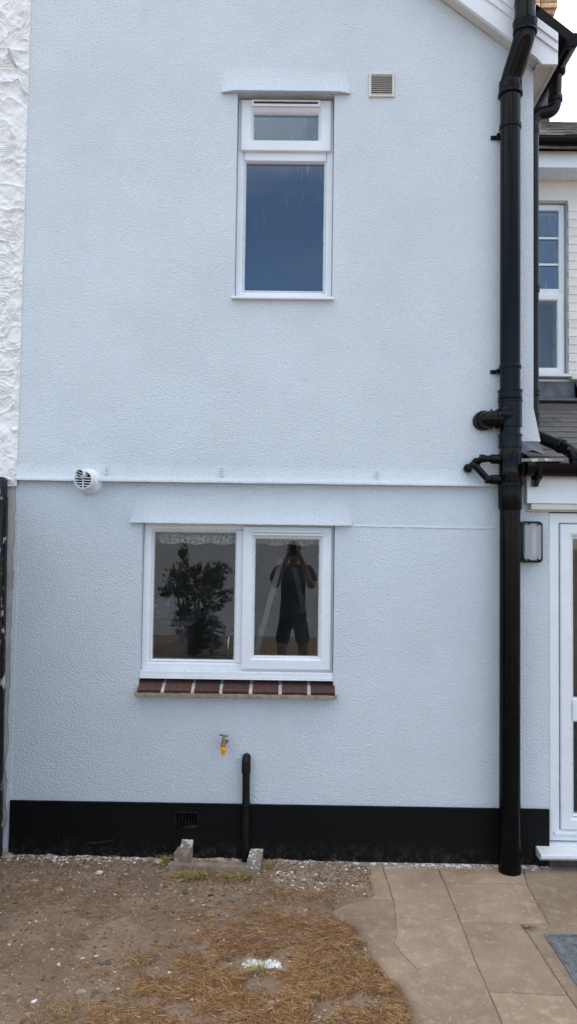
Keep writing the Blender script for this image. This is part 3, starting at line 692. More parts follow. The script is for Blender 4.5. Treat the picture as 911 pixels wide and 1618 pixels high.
loft([(rrect(.0605, .1135, .022), -.0), (rrect(.0605, .1135, .022), -.040), (rrect(.058, .111, .02), -.047), (rrect(.0480, .1010, .017), -.047), (rrect(.0485, .1015, .016), -.036)]).build('rim', 'plastic_black', t)
m = loft([(rrect(.0488, .1018, .016), -.036), (rrect(.048, .101, .016), -.056), (rrect(.044, .097, .013), -.066)]); m.f.append(tuple(range(2 * k, 3 * k))); m.build('diffuser', 'lamp_glass', t)
m = MB(); m.tube([(LX + .008, -.045, LZ - .07), (LX + .008, -.045, LZ + .07)], .014, 16); m.build('bulb', 'plastic_white', t)
for sx, sz in ((-.022, .0975), (.03, .0975), (-.022, -.0975), (.03, -.0975)):
    m = MB(); R = Matrix.Translation((LX + sx, -.058, LZ + sz)) @ Matrix.Rotation(.6 if sz < 0 else -.6, 4, 'Y'); m.box(-.012, .012, -.010, .008, -.003, .003, R); m.build('clip', 'plastic_black', t, 0, bevel=.001)

# soil stack ------------------------------------------------------------------
SX, SY = 1.168, -.090
t = thing('soil_pipe', (SX, SY, 0), 'tall glossy black soil pipe rising past the eaves with side branches', 'drain pipe')
m = MB(); m.tube([(SX, SY, -.03), (SX, SY, .16), (SX, SY, .5), (SX, SY, 2.0)], [.060, .0575, .055, .055], 32); m.build('lower_pipe', 'iron_black', t)
m = MB(); m.tube([(SX, SY, z_) for z_ in (1.93, 1.945, 2.055, 2.07, 2.09)], [.0575, .063, .0635, .061, .056], 32); collar(m, (SX, SY, 2.068), (0, 0, 1), .0665, .016); m.build('socket', 'iron_black', t)
m = MB(); m.tube([(SX, SY, 2.05), (SX, SY, 4.27)], .055, 32); m.build('upper_pipe', 'plastic_black', t)
for zc, r, wd in ((2.305, .0615, .075), (2.455, .0630, .15), (2.560, .0635, .05), (2.712, .0605, .022), (4.055, .0605, .028)):
    m = MB(); m.tube([(SX, SY, zc - wd / 2), (SX, SY, zc - wd / 2 + .003), (SX, SY, zc + wd / 2 - .003), (SX, SY, zc + wd / 2)], [r - .003, r, r, r - .003], 32)
    if wd > .04: collar(m, (SX, SY, zc + wd / 2 - .006), (0, 0, 1), r + .0035, .012); collar(m, (SX, SY, zc - wd / 2 + .006), (0, 0, 1), r + .002, .010)
    m.build('coupling', 'plastic_black', t)
TXX, TY = 1.213, -.205
m = MB(); m.tube(fillet([(SX, SY, 4.24), (SX, SY, 4.315), (TXX, TY, 4.495), (TXX, TY, 4.60)], .05, 5), .0565, 32); m.build('offset_bend', 'plastic_black', t)
m = MB(); m.tube([(SX, SY, 4.232), (SX, SY, 4.238), (SX, SY, 4.31), (SX, SY, 4.315)], [.062, .0635, .0625, .058], 32); collar(m, (SX, SY, 4.240), (0, 0, 1), .067, .014); m.build('coupling', 'plastic_black', t)
m = MB(); m.tube([(TXX, TY, 4.505), (TXX, TY, 4.51), (TXX, TY, 4.572), (TXX, TY, 4.575)], [.060, .063, .063, .060], 32); collar(m, (TXX, TY, 4.567), (0, 0, 1), .0655, .012); collar(m, (TXX, TY, 4.512), (0, 0, 1), .0645, .008); m.build('coupling', 'plastic_black', t)
m = MB(); m.tube([(TXX, TY, 4.56), (TXX, TY, 5.65)], .055, 32); collar(m, (TXX, TY, 4.668), (0, 0, 1), .0575, .010); m.build('vent_pipe', 'plastic_black', t)
for zc in (4.03, 2.70):
    m = MB(); m.box(SX - .064, SX - .03, -.060, -.0195, zc - .012, zc + .012); m.box(SX - .092, SX - .02, -.034, -.0195, zc - .011, zc + .011); m.build('wall_bracket', 'plastic_black', t, 0, bevel=.004)
BZ = 2.425
m = MB(); m.tube(fillet([(SX, SY - .005, BZ), (1.095, -.100, BZ), (1.045, -.085, BZ), (1.028, .0, BZ)], .03), .046, 28)
for p, d in (((1.095, -.099, BZ), (1, .05, 0)), ((1.066, -.092, BZ), (1, -.3, 0)), ((1.036, -.050, BZ), (.15, -1, 0))): collar(m, p, d, .0545, .013, 28)
m.tube([(1.032, -.028, BZ), (1.030, -.019, BZ)], .053, 28); m.build('branch', 'plastic_black', t)
m = MB(); m.tube([(SX - .022, SY - .03, 2.452), (SX - .030, SY - .060, 2.454), (SX - .031, SY - .064, 2.454)], [.030, .030, .028], 24); collar(m, (SX - .030, SY - .060, 2.454), (-.25, -1, 0), .0335, .010); m.build('access_cap', 'plastic_black', t)
for k, pts in enumerate(([(SX - .03, -.10, 2.206), (1.015, -.10, 2.208), (.988, -.075, 2.190), (.980, -.0, 2.185)], [(SX - .03, -.10, 2.095), (1.045, -.10, 2.095), (.970, -.095, 2.178), (.950, -.045, 2.160), (.948, .0, 2.155)])):
    m = MB(); m.tube(fillet(pts, .022, 5), .0185, 18)
    collar(m, Vector(pts[0]) + Vector((-.055, 0, 0)), (1, 0, 0), .026, .045); collar(m, Vector(pts[1]), Vector(pts[0]) - Vector(pts[1]), .0225, .03); collar(m, Vector(pts[-2]), Vector(pts[-1]) - Vector(pts[-2]), .024, .02)
    m.build('waste_branch', 'plastic_black', t)
m = MB(); m.tube([(SX, SY - .004, 2.055), (SX, SY - .004, 2.06), (SX, SY - .004, 2.245), (SX, SY - .004, 2.25)], [.058, .0605, .0605, .058], 32); m.build('boss_fitting', 'plastic_black', t)

# eaves gutter of the wing and its downpipe --------------------------------------
def gutter_mesh(m, p0, p1, r, ax, n=14, deep=1.15):
    """half-round channel with thickness and stop ends between two points along an axis"""
    def sec(rr): return [(rr * cos(pi + pi * i / n), rr * deep * sin(pi + pi * i / n)) for i in range(n + 1)]
    so, si = sec(r), sec(r - .004)
    for ri, (s, sign) in enumerate(((so, 1), (si, -1))):
        vs = []
        for p in (p0, p1):
            for a, b in s: vs.append((p[0] + a, p[1], p[2] + b) if ax == 'y' else (p[0], p[1] + a, p[2] + b))
        m.add(vs, [(i, i + 1, n + 2 + i, n + 1 + i) for i in range(n)])
    for p in (p0, p1):
        vs = [(p[0] + a, p[1], p[2] + b) if ax == 'y' else (p[0], p[1] + a, p[2] + b) for a, b in so]; m.add(vs, [tuple(range(n + 1))])
    return m
t = thing('eaves_gutter', (1.495, -.06, 4.56), 'dark half round gutter along the eaves at the top right of the gable', 'gutter')
GXC, GZC = 1.508, 4.612
gutter_mesh(MB(), (GXC, -.06, GZC), (GXC, 2.3, GZC), .066, 'y', deep=1.35).build('channel', 'plastic_black', t, 60)
m = MB(); m.tube([(GXC, -.064, GZC - .005), (GXC, -.050, GZC - .005)], [.070, .070], 28)
m.v = [(a, b, min(c_, GZC + .004)) for a, b, c_ in m.v]; m.build('stop_end', 'plastic_black', t, 40)
m = MB(); m.tube([(GXC, .16, GZC - .02), (GXC, .16, GZC - .085), (GXC, .16, GZC - .10)], [.058, .056, .040], 24); m.build('outlet', 'plastic_black', t, 50)
DX, DY = 1.372, .16
t = thing('downpipe', (DX, DY, 2.3), 'paint spotted black downpipe in the corner right of the rendered wall', 'drain pipe')
m = MB(); m.tube(fillet([(GXC, .16, 4.52), (GXC - .006, .16, 4.298), (DX, .16, 4.282), (DX, DY, 4.15)], .055, 7), .036, 24); collar(m, (GXC - .003, .16, 4.372), (0, 0, 1), .042, .035); m.build('swan_neck', 'downpipe_black', t)
m = MB(); m.tube([(DX, DY, 4.22), (DX, DY, 2.40)], .034, 24); m.build('pipe', 'downpipe_black', t)
for zc, h_ in ((4.195, .07), (3.23, .03), (2.62, .03), (2.47, .06)):
    m = MB(); collar(m, (DX, DY, zc), (0, 0, 1), .0395, h_); collar(m, (DX, DY, zc + h_ / 2), (0, 0, 1), .042, .010); m.build('socket', 'downpipe_black', t)
m = MB(); m.tube(fillet([(DX, DY, 2.46), (DX, DY - .005, 2.385), (1.500, -.035, 2.275), (1.527, -.085, 2.235), (1.530, -.092, 2.14)], .055, 7), .036, 24)
collar(m, (1.529, -.09, 2.215), (0.05, -.1, -1), .042, .02); collar(m, (1.475, .0, 2.297), (.128, -.19, -.11), .0415, .03); m.build('shoe', 'plastic_black', t)
m = MB(); m.tube([(1.494, -.075, 2.268), (1.492, -.080, 2.267)], .009, 14); m.build('screw', 'galvanised', t)

# ================================================================== THE LEAN-TO AND ITS DOOR
lean = thing('lean_to', (2.0, 0, 0), 'lean to porch with slate roof, white fascia and glazed door', 'porch')
RS = (3.040 - 2.205) / 2.46; ra = math.atan(RS); Y0, Z0 = -.075, 2.205
m = MB(); m.prism([(Y0, Z0 - .03), (2.40, 3.04 - .03), (2.40, 3.04 - .06), (Y0, Z0 - .06)], 1.325, 4.2, 'x'); m.build('roof_deck', 'dark_mortar', lean, 0)
sm = MB(); sm.box(-.1235, .1235, 0, .40, -.0035, .0035); s0 = None; ex = .208; row = 0; yy = Y0
Lr = math.hypot(2.475, RS * 2.475)
while row * ex < Lr - .02:
    d = row * ex; off = .125 * (row % 2)
    for c in range(8):
        xx = 1.33 + .1235 + off + c * .25
        yc, zc = Y0 + d * cos(ra), Z0 - .022 + d * sin(ra)
        dl = min(1, (Lr - d) / .40)
        jx, jr = random.uniform(-.002, .002), random.uniform(-.006, .006)
        if s0 is None:
            s0 = sm.build('slate', 'slate', lean, 0); s0.data.transform(Matrix.Translation(lean.location)); o = s0; o.location = Vector((xx, yc, zc)) - Vector(lean.location)
        else: o = place('slate', s0.data, lean, (xx + jx, yc, zc + random.uniform(0, .002)))
        o.rotation_euler = (ra - .026, random.uniform(-.004, .004), jr); o.scale = (1, dl, 1)
    row += 1
# half slates closing the verge on alternate courses
for r_ in range(1, row, 2):
    d = r_ * ex; o = place('slate', s0.data, lean, (1.392, Y0 + d * cos(ra), Z0 - .022 + d * sin(ra))); o.rotation_euler = (ra - .026, 0, 0); o.scale = (.49, min(1, (Lr - d) / .4), 1)
# lead flashing at the head of the roof, with lapped joints
m = MB()
for a, b, e in ((1.34, 2.47, 0), (2.465, 3.35, .004), (3.345, 4.2, 0)):
    m.prism([(2.392 - e, 3.20), (2.3975 - e, 3.20), (2.3975 - e, 3.065), (2.24 - e, 3.012), (2.24 - e, 3.002), (2.392 - e, 3.055)], a, b, 'x')
m.build('lead_flashing', 'lead_grey', lean, 0, bevel=.002)
m = MB(); m.add([(1.24, -.03, 2.32), (1.34, -.03, 2.32), (1.36, -.09, 2.235), (1.245, -.06, 2.25), (1.30, -.07, 2.262), (1.29, -.02, 2.33), (1.345, .2, 2.36), (1.345, .2, 2.29)], [(0, 5, 4, 3), (5, 1, 2, 4), (1, 6, 7, 2)]); m.build('lead_apron', 'lead_grey', lean, 0)
m = MB(); m.prism([(1.225, 2.212), (1.452, 2.214), (1.462, 2.206), (1.450, 2.198), (1.228, 2.194)], -.10, .10); lg = m.build('eaves_slab', 'splashed_concrete', lean, 0, bevel=.003)
# eaves: gutter, fascia and trim
t2 = thing('porch_gutter', (1.24, -.12, 2.12), 'black gutter with bracket over the porch door', 'gutter')
gutter_mesh(MB(), (1.243, -.122, 2.180), (4.2, -.122, 2.180), .055, 'x', deep=1.25).build('channel', 'plastic_black', t2, 60)
m = MB(); m.tube([(1.238, -.122, 2.172), (1.275, -.122, 2.172)], .061, 26); m.v = [(a, b, min(c_, 2.184)) for a, b, c_ in m.v]; m.build('stop_end', 'plastic_black', t2, 40)
for bx in (1.305, 2.1, 2.9):
    m = MB(); m.prism([(-.182, 2.168), (-.172, 2.100), (-.125, 2.080), (-.100, 2.058), (-.0555, 2.062), (-.0555, 2.19), (-.066, 2.19), (-.075, 2.10), (-.125, 2.098), (-.162, 2.115), (-.174, 2.168)], bx - .012, bx + .012, 'x'); m.build('bracket', 'plastic_black', t2, 0, bevel=.003)
m = MB(); m.box(1.272, 4.2, -.055, -.0305, 1.972, 2.18); m.build('fascia', 'plastic_white', lean, 0, bevel=.003)
m = MB(); m.box(1.2725, 1.297, -.030, .0, 1.972, 2.178); m.build('fascia_return', 'plastic_cream', lean, 0, bevel=.002)
m = MB(); m.box(1.297, 4.2, -.046, .028, 1.938, 1.9715); m.box(1.285, 4.2, -.030, .028, 1.930, 1.9375); m.build('trim', 'plastic_cream', lean, 0, bevel=.003)
m = MB(); m.box(2.42, 4.2, 0, .2, -.1, 1.93); m.build('wall', 'wall_render', lean, 0)
# door: outer frame, leaf with mid rail, two panes, projecting sill
d = MB(); d.ring(1.415, 2.415, .135, 1.925, [(0, .10), (0, .022), (.004, .018), (.052, .018), (.058, .026), (.058, .10)])
door = d.build('door', 'plastic_white', lean, 0, bevel=.002); door['label'] = 'white glazed plastic door at the right edge'
m = MB(); m.ring(1.477, 2.353, .195, 1.863, [(0, .09), (0, .016), (.004, .012), (.052, .012), (.066, .024), (.068, .09)]); m.box(1.543, 2.287, .0125, .07, .785, .895); m.build('leaf', 'plastic_white', door, 0, bevel=.003)
for z0, z1 in ((.264, .786), (.894, 1.794)):
    m = MB(); m.ring(1.541, 2.289, z0, z1, [(0, .07), (0, .022), (.004, .019), (.012, .032), (.014, .07)]); m.build('glazing_bead', 'plastic_white', door, 0)
    pane(1.552, 2.278, z0 + .01, z1 - .01, .045, 'pane_clear', door)
m = MB(); m.box(1.44, 2.4, .004, .0165, .170, .186); m.build('weather_bar', 'plastic_white', door, 0, bevel=.003)
m = MB(); m.prism([(-.105, .088), (-.105, .106), (-.02, .118), (.10, .136), (.10, .070), (-.08, .070)], 1.330, 2.45, 'x'); m.build('sill', 'plastic_white', door, 0, bevel=.003)
m = MB(); m.box(1.405, 2.45, -.010, .1, -.1, .0695); m.build('step', 'dark_mortar', lean, 0)
m = MB(); m.box(1.33, 4.2, 2.2, 2.25, 0, 2.2); m.box(4.15, 4.2, .2, 2.2, 0, 2.2); m.box(1.33, 4.15, .2, 2.2, -.05, .02); m.build('inner_walls', 'room_dark', lean, 0)

# ================================================================== THE MAIN HOUSE BEHIND
main = thing('house', (3, 2.4, 0), 'main house behind with white painted brick, slate roof and bay window', 'house')
MW = (1.80, 2.412, 3.222, 4.838)
m = MB(); panel(m, -6, 7.5, 0, 5.05, 2.40, 2.65, [MW]); m.build('wall', 'smooth_white_wall', main, 0)
m = MB(); m.box(-6, -5.8, 2.65, 9, 0, 5.05); m.box(7.3, 7.5, 2.65, 9, 0, 5.05); m.box(-6, 7.5, 8.8, 9.0, 0, 5.05); m.build('outer_wall', 'smooth_white_wall', main, 0)
bm_ = MB(); bm_.box(-.109, .109, -.007, .02, -.0345, .0345); b0 = None; cz = 3.262; row = 0
while cz < 4.79:
    for c in range(4):
        xx = 2.521 + c * .224 - (.112 if row % 2 else 0); sx = 1
        if xx - .107 < 2.412: sx = .49; xx = 2.466
        if b0 is None:
            b0 = bm_.build('brick', 'painted_brick_white', main, 0, bevel=.004); b0.data.transform(Matrix.Translation(main.location)); o = b0; o.location = Vector((xx, 2.40, cz)) - Vector(main.location)
        else:
            o = place('brick', b0.data, main, (xx, 2.40 + random.uniform(-.002, .001), cz)); bv = o.modifiers.new('bevel', 'BEVEL'); bv.width = .004; bv.segments = 1
        o.scale = (sx, 1, 1)
    cz += .0755; row += 1
wf = MB(); wf.ring(1.812, 2.402, 3.262, 4.826, [(0, 2.56), (0, 2.463), (.004, 2.46), (.046, 2.46), (.052, 2.468), (.052, 2.56)]); wf.box(1.86, 2.352, 2.462, 2.55, 3.985, 4.055)
wn2 = wf.build('window', 'plastic_white', main, 0, bevel=.002)
m = MB(); m.ring(1.83, 2.384, 3.280, 4.000, [(0, 2.55), (0, 2.442), (.004, 2.438), (.048, 2.438), (.056, 2.450), (.056, 2.55)]); m.build('sash', 'plastic_white', wn2, 0, bevel=.002)
for zc in (4.525, 4.283):
    m = MB(); m.box(1.86, 2.352, 2.476, 2.486, zc - .009, zc + .009); m.build('glazing_bar', 'plastic_white', wn2, 0)
pane(1.862, 2.352, 4.05, 4.776, 2.488, 'pane_streaked', wn2); pane(1.884, 2.33, 3.334, 3.946, 2.47, 'pane_clear', wn2)
m = MB(); m.box(1.78, 2.46, 2.33, 2.47, 3.232, 3.258); m.build('sill', 'plastic_white', wn2, 0, bevel=.004)
m = MB(); m.box(1.84, 2.36, 2.75, 2.76, 3.2, 4.0); m.build('net_curtain', 'smooth_white_wall', wn2, 0)
m = MB(); m.box(2.414, 3.4, 2.325, 2.4, 3.205, 3.268); m.build('string_course', 'smooth_white_wall', main, 0, bevel=.01)
m = MB(); m.box(1.4, 2.9, 2.7, 2.75, 2.9, 5); m.build('inner_wall', 'room_dark', main, 0)
m = MB(); m.box(-6, 7.5, 2.18, 2.3995, 5.015, 5.045); m.box(-6, 7.5, 2.165, 2.18, 5.015, 5.16); m.build('soffit', 'plastic_white', main, 0, bevel=.003)
m = MB(); gutter_mesh(m, (1.98, 2.10, 5.235), (7.5, 2.10, 5.235), .06, 'x', deep=1.2); m.build('gutter', 'plastic_black', main, 60)
m = MB(); m.prism([(2.09, 5.21), (5.7, 5.21 + 3.61 * .633), (9.3, 5.21), (9.3, 5.14), (5.7, 5.14 + 3.61 * .633), (2.09, 5.14)], -6, 7.5, 'x'); rf = m.build('roof', 'weathered_slate', main, 0)
m = MB(); k = 0; an = math.atan(.633)
for r_ in range(18):
    d0 = r_ * .2; y0, z0 = 2.06 + d0 * cos(an), 5.222 + d0 * sin(an)
    for c in range(22):
        xx = 1.6 + c * .25 + (.125 if r_ % 2 else 0); h_ = random.uniform(.008, .02)
        R = Matrix.Translation((xx, y0, z0)) @ Matrix.Rotation(an - .03, 4, 'X'); m.box(-.122, .122, random.uniform(-.01, .01), .23, 0, h_, R)
sc_ = m.build('slate_courses', 'weathered_slate', main, 0); tag(sc_, kind='stuff')
# chimney with corbelled head of buff brick and a clay pot
CX0, CX1, CY0, CY1 = 2.865, 3.45, 5.75, 6.5
m = MB(); m.box(CX0 + .03, CX1 - .03, CY0 + .03, CY1 - .03, 6.9, 9.36); ch = m.build('chimney', 'dark_mortar', main, 0)
cb = MB(); cb.box(-.107, .107, -.05, .05, -.0325, .0325); c0 = cb.build('chimney_brick', 'chimney_brick', main, 0, bevel=.004); cbm = c0.data; used = False
zc = 8.60; cnt = 0
for r_ in range(10):
    out = (0, 0, 0, 0, 0, 0, .025, .052, .052, .028)[r_]
    x0, x1, y0, y1 = CX0 - out, CX1 + out, CY0 - out, CY1 + out
    for side in range(4):
        L_ = (x1 - x0) if side % 2 == 0 else (y1 - y0); nb = int(round(L_ / .222)); st = L_ / nb
        for b in range(nb):
            tt = (b + .5) * st
            p = [(x0 + tt, y0 + .05, zc), (x1 - .05, y0 + tt, zc), (x1 - tt, y1 - .05, zc), (x0 + .05, y1 - tt, zc)][side]
            if not used: o = c0; used = True; o.location = Vector(p) - Vector(main.location); o.data.transform(Matrix.Translation(main.location))
            else: o = place('chimney_brick', cbm, main, p)
            o.parent = ch; o.rotation_euler = (0, 0, side * pi / 2); o.scale = ((st - .012) / .214, 1, 1)
    zc += .077
m = MB(); m.box(CX0 - .02, CX1 + .02, CY0 - .02, CY1 + .02, 9.335, 9.37); m.build('flaunching', 'mortar', ch, 0, bevel=.01)
m = MB(); m.tube([(3.12, 6.1, 9.34), (3.12, 6.1, 9.40), (3.12, 6.1, 9.8), (3.12, 6.1, 9.82)], [.15, .14, .12, .13], 24); m.build('chimney_pot', 'clay_pot', ch)
m = MB(); m.box(CX0 - .03, CX1 - .0, CY0 - .05, CY0 + .02, 6.6, 7.25)
for k in range(14): xx = CX0 - .02 + k * .043; m.box(xx, xx + .018, CY0 - .062, CY0 - .0495, 6.6, 7.24)
m.build('lead_apron', 'lead_grey', ch, 0)

# ================================================================== THE NEIGHBOUR
nb = thing('house', (-3, .01, 0), 'neighbouring house with rough trowelled white render at the left edge', 'house')
def trowel(u, v):
    """fan-shaped trowel swirls: every cell has its own direction of strokes"""
    S = 5.0; uu = u * S + 1.1 * (vnoise(u * 6, v * 6, 31) - .5) + .5 * (vnoise(u * 17, v * 17, 32) - .5); vv = v * S * 1.15 + 1.1 * (vnoise(u * 6, v * 6, 33) - .5) + .5 * (vnoise(u * 17, v * 17, 34) - .5); best = np.full(u.shape, 9.); sec = np.full(u.shape, 9.); ang = np.zeros(u.shape); cu = np.zeros(u.shape); cv = np.zeros(u.shape)
    iu, iv = np.floor(uu), np.floor(vv)
    for a in (-1, 0, 1):
        for b in (-1, 0, 1):
            hu, hv = iu + a, iv + b; r1 = np.sin(hu * 12.99 + hv * 78.23) * 43758.54; r1 -= np.floor(r1); r2 = np.sin(hu * 39.35 + hv * 11.13) * 24634.63; r2 -= np.floor(r2); r3 = np.sin(hu * 73.16 + hv * 52.24) * 13758.3; r3 -= np.floor(r3)
            dd = np.hypot(uu - hu - r1, vv - hv - r2); c = dd < best
            sec = np.where(c, best, np.minimum(sec, dd)); ang = np.where(c, r3 * 6.283, ang); cu = np.where(c, hu + r1, cu); cv = np.where(c, hv + r2, cv); best = np.where(c, dd, best)
    du, dv = uu - cu, vv - cv; fx = du * np.cos(ang) + dv * np.sin(ang) + 1.2; fy = -du * np.sin(ang) + dv * np.cos(ang)
    rad_ = np.hypot(fx, fy); th_ = np.arctan2(fy, fx)
    strokes = .5 + .5 * np.sin(th_ * 62 + 9 * vnoise(u * 9, v * 9, 2)); tilt_ = (rad_ - 1.2)
    return .0058 * strokes * sstep(.3, .65, vnoise(u * 11, v * 11, 35)) + .008 * tilt_ * .6 + .009 * vnoise(u * 22, v * 26, 6) + .007 * vnoise(u * 44, v * 44, 36) + .0030 * vnoise(u * 70, v * 70, 7) + .006 * sstep(.25, 0, sec - best)
us = axis([(-4.5, -1.75, 40), (-1.75, XL - .0, 70)]); vs_ = axis([(2.03, 5.1, 900), (5.1, 6.5, 40)])
U, V = np.meshgrid(us, vs_); D = trowel(U, V); yv = .002 - D; yv = np.where(U > XL - .006, -.022, yv)
k1, k2 = len(us), len(vs_); i, j = np.meshgrid(np.arange(k1 - 1), np.arange(k2 - 1)); q = (j * k1 + i).ravel()
m = MB(); m.v = np.stack([U.ravel(), yv.ravel(), V.ravel()], 1).tolist(); m.f = np.stack([q, q + 1, q + k1 + 1, q + k1], 1).tolist()
n = N('trowelled_render'); n.color(n.mix(n.ramp(n.noise(9, 4), .35, .65), (.74, .745, .75), (.82, .825, .83))); n.rough(.7); n.bump(n.noise(90, 4), .003)
m.build('rough_wall', 'trowelled_render', nb, 60)
n = N('grey_render'); zz = n.noise(5, 5, .65, (1, 1, .6)); c = n.mix(n.ramp(zz, .35, .65), (.40, .39, .375), (.55, .55, .55))
c = n.mix(n.ramp(n.noise(20, 4, .6, (1, 1, .3)), .55, .7, 0, .7), c, (.70, .72, .75)); n.color(c); n.rough(.85); p = n.bump(n.noise(14, 5, .7), .012); n.bump(n.noise(80, 4), .003, 1, p)
m = MB(); m.box(-4.5, XL + .010, .006, .25, -.1, 2.04); m.build('lower_wall', 'grey_render', nb, 0)
# strip of new paint lapping over the old wall
m = MB(); k = 80; pr_ = [(XL + .012, z_) for z_ in (0, 2.06)]; lf = []
for q in range(k + 1):
    z_ = 2.06 * q / k; lf.append((XL - .004 - .018 * max(0, .5 + noise.noise(Vector((z_ * 7, 0, 0))) + .5 * noise.noise(Vector((z_ * 25, 3, 0)))) * (1.3 - .3 * z_), z_))
m.prism([pr_[0]] + [pr_[1]] + lf[::-1], -.003, .0065); m.build('paint_overlap', 'wall_render', nb, 0)
m = MB(); m.box(-4.5, XL - .002, .03, 2.38, 0, 6.3); m.build('body', 'smooth_white_wall', nb, 0)
m = MB(); m.prism([(-4.7, gz(APX) + .215 - (APX + 4.7) * GS), (APX - .001, rz(APX)), (APX - .001, rz(APX) + .05), (-4.7, gz(APX) + .265 - (APX + 4.7) * GS)], -.105, 6.0); m.build('roof', 'tile_dark', nb, 0)
m = MB(); hz = .205; m.prism([(-4.6, gz(APX) - (APX + 4.6) * GS), (APX - .001, gz(APX)), (APX - .001, gz(APX) + hz), (-4.6, gz(APX) + hz - (APX + 4.6) * GS)], -.115, -.0905); m.build('barge_board', 'plastic_white', nb, 0)
c = MB(); c.tube([(-1.66, -.03, 4.52), (-1.640, -.02, 4.46), (-1.612, -.012, 4.42), (-1.604, .003, 4.41)], [.008, .009, .009, .012], 10)
tag(c.build('wall_cable', 'galvanised'), 'short grey cable entering the rough white wall at the top left', 'cable')
# black stained fence running out from the wall
fn = thing('fence', (-1.60, -.06, 0), 'black stained wooden fence splashed with white paint at the left edge', 'fence')
fn.rotation_euler = (0, rad(-.8), 0)
m = MB(); m.box(-1.640, -1.562, -.105, -.02, -.2, 2.075); m.build('post', 'fence_black', fn, 0, bevel=.006)
m = MB(); m.box(-1.566, -1.548, -.068, -.045, 0, 1.97); m.build('cover_strip', 'fence_black', fn, 0, bevel=.004)
bd = MB(); bd.box(-.009, .009, -.065, .065, 0, 1.92); bd0 = None
for k in range(8):
    yy = -.172 - k * .134
    if bd0 is None: bd0 = bd.build('board', 'fence_black', fn, 0, bevel=.003); bd0.data.transform(Matrix.Translation(fn.location)); bd0.location = Vector((-1.585, yy, .05)) - Vector(fn.location)
    else: place('board', bd0.data, fn, (-1.585 + random.uniform(-.004, .004), yy, .05), (random.uniform(-.004, .004), 0, 0))
for zc in (.35, 1.1, 1.8):
    m = MB(); m.box(-1.635, -1.5945, -1.2, -.105, zc - .04, zc + .04); m.build('rail', 'fence_black', fn, 0, bevel=.003)

# ================================================================== INSIDE THE KITCHEN
m = MB(); k = 48; x0, x1 = -.83, .22
rows = [[(x0 + (x1 - x0) * q / k, .175 + .008 * sin(q * 1.7), z_ + (.006 * sin(q * .9) if z_ < 1.74 else 0)) for q in range(k + 1)] for z_ in (1.86, 1.79, 1.725)]
for a, b in zip(rows, rows[1:]):
    for q in range(k): m.add([a[q], a[q + 1], b[q + 1], b[q]], [(0, 1, 2, 3)])
o = m.build('lace_valance', 'lace', smooth=80); so = o.modifiers.new('solid', 'SOLIDIFY'); so.thickness = .002
tag(o, 'pale lace valance hanging across the top of the lower window inside', 'curtain')
cab = thing('kitchen_cabinet', (-.95, 1.35, .15), 'dark kitchen unit seen through the left pane of the lower window', 'cabinet')
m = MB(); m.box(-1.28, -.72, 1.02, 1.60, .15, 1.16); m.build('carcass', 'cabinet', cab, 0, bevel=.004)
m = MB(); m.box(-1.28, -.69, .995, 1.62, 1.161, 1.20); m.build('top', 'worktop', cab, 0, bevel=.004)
for z0, z1 in ((.25, .86), (.88, 1.14)):
    m = MB(); m.box(-1.26, -.74, 1.0, 1.0185, z0, z1); dr = m.build('front', 'cabinet', cab, 0, bevel=.003)
    m = MB(); m.tube([(-1.1, .985, z1 - .05), (-.9, .985, z1 - .05)], .006, 10); m.build('handle', 'chrome', dr)
c = MB(); c.box(-1.12, -.87, 1.1, 1.35, 1.2005, 1.335); c.box(-1.10, -.89, 1.12, 1.33, 1.335, 1.345); tag(c.build('food_carton', 'carton', bevel=.006), 'pale blue and white carton on the dark kitchen unit', 'carton')
wt = thing('sink_counter', (-.3, .5, .15), 'kitchen counter under the lower window inside', 'counter')
m = MB(); m.box(-1.28, 1.03, .252, .80, .955, .99); m.build('top', 'worktop', wt, 0, bevel=.004)
m = MB(); m.box(-1.28, 1.03, .26, .76, .15, .954); m.build('carcass', 'cabinet', wt, 0)
tp = thing('kitchen_tap', (-.375, .36, .99), 'chrome gooseneck kitchen tap behind the left pane', 'tap')
m = MB(); pts = [(-.39, .36, .99), (-.39, .36, 1.13)] + [(-.36 - .03 * cos(a), .36 + .09 * (1 - cos(a)) / 2, 1.14 + .045 * sin(a)) for a in np.linspace(.2, pi, 9)] 
pts = [(-.385, .36, .99), (-.385, .36, 1.14), (-.38, .37, 1.175), (-.36, .39, 1.195), (-.335, .42, 1.185), (-.325, .44, 1.15), (-.325, .44, 1.12)]
m.tube(fillet(pts, .02, 3), .009, 12); m.build('spout', 'chrome', tp)
m = MB(); m.tube([(-.385, .36, .99), (-.385, .36, 1.02)], .02, 16); m.build('base', 'chrome', tp)
ld = thing('step_ladder', (-.05, 1.3, .15), 'aluminium step ladder standing in the kitchen behind the right pane', 'ladder')
for y_ in (1.08, 1.48):
    for x_, mt in ((-.46, 'aluminium'), (.36, 'plastic_black')):
        dy = (y_ - 1.28) * .3; m = MB(); m.tube([(x_, y_, .15), (-.05 + .04 * (1 if x_ > 0 else -1), 1.28 + dy, 1.62)], .026, 4); m.build('stile', mt, ld, 0)
for k in range(5):
    tt = .15 + k * .17; x_ = -.46 + .37 * tt; hw = .20 * (1 - .7 * tt); zz = .15 + 1.47 * tt; m = MB(); m.box(x_ - .03, x_ + .04, 1.28 - hw, 1.28 + hw, zz - .012, zz + .012); m.build('tread', 'aluminium', ld, 0, bevel=.003)
m = MB(); m.box(-.14, .04, 1.2, 1.36, 1.62, 1.64); m.build('cap', 'plastic_black', ld, 0, bevel=.004)

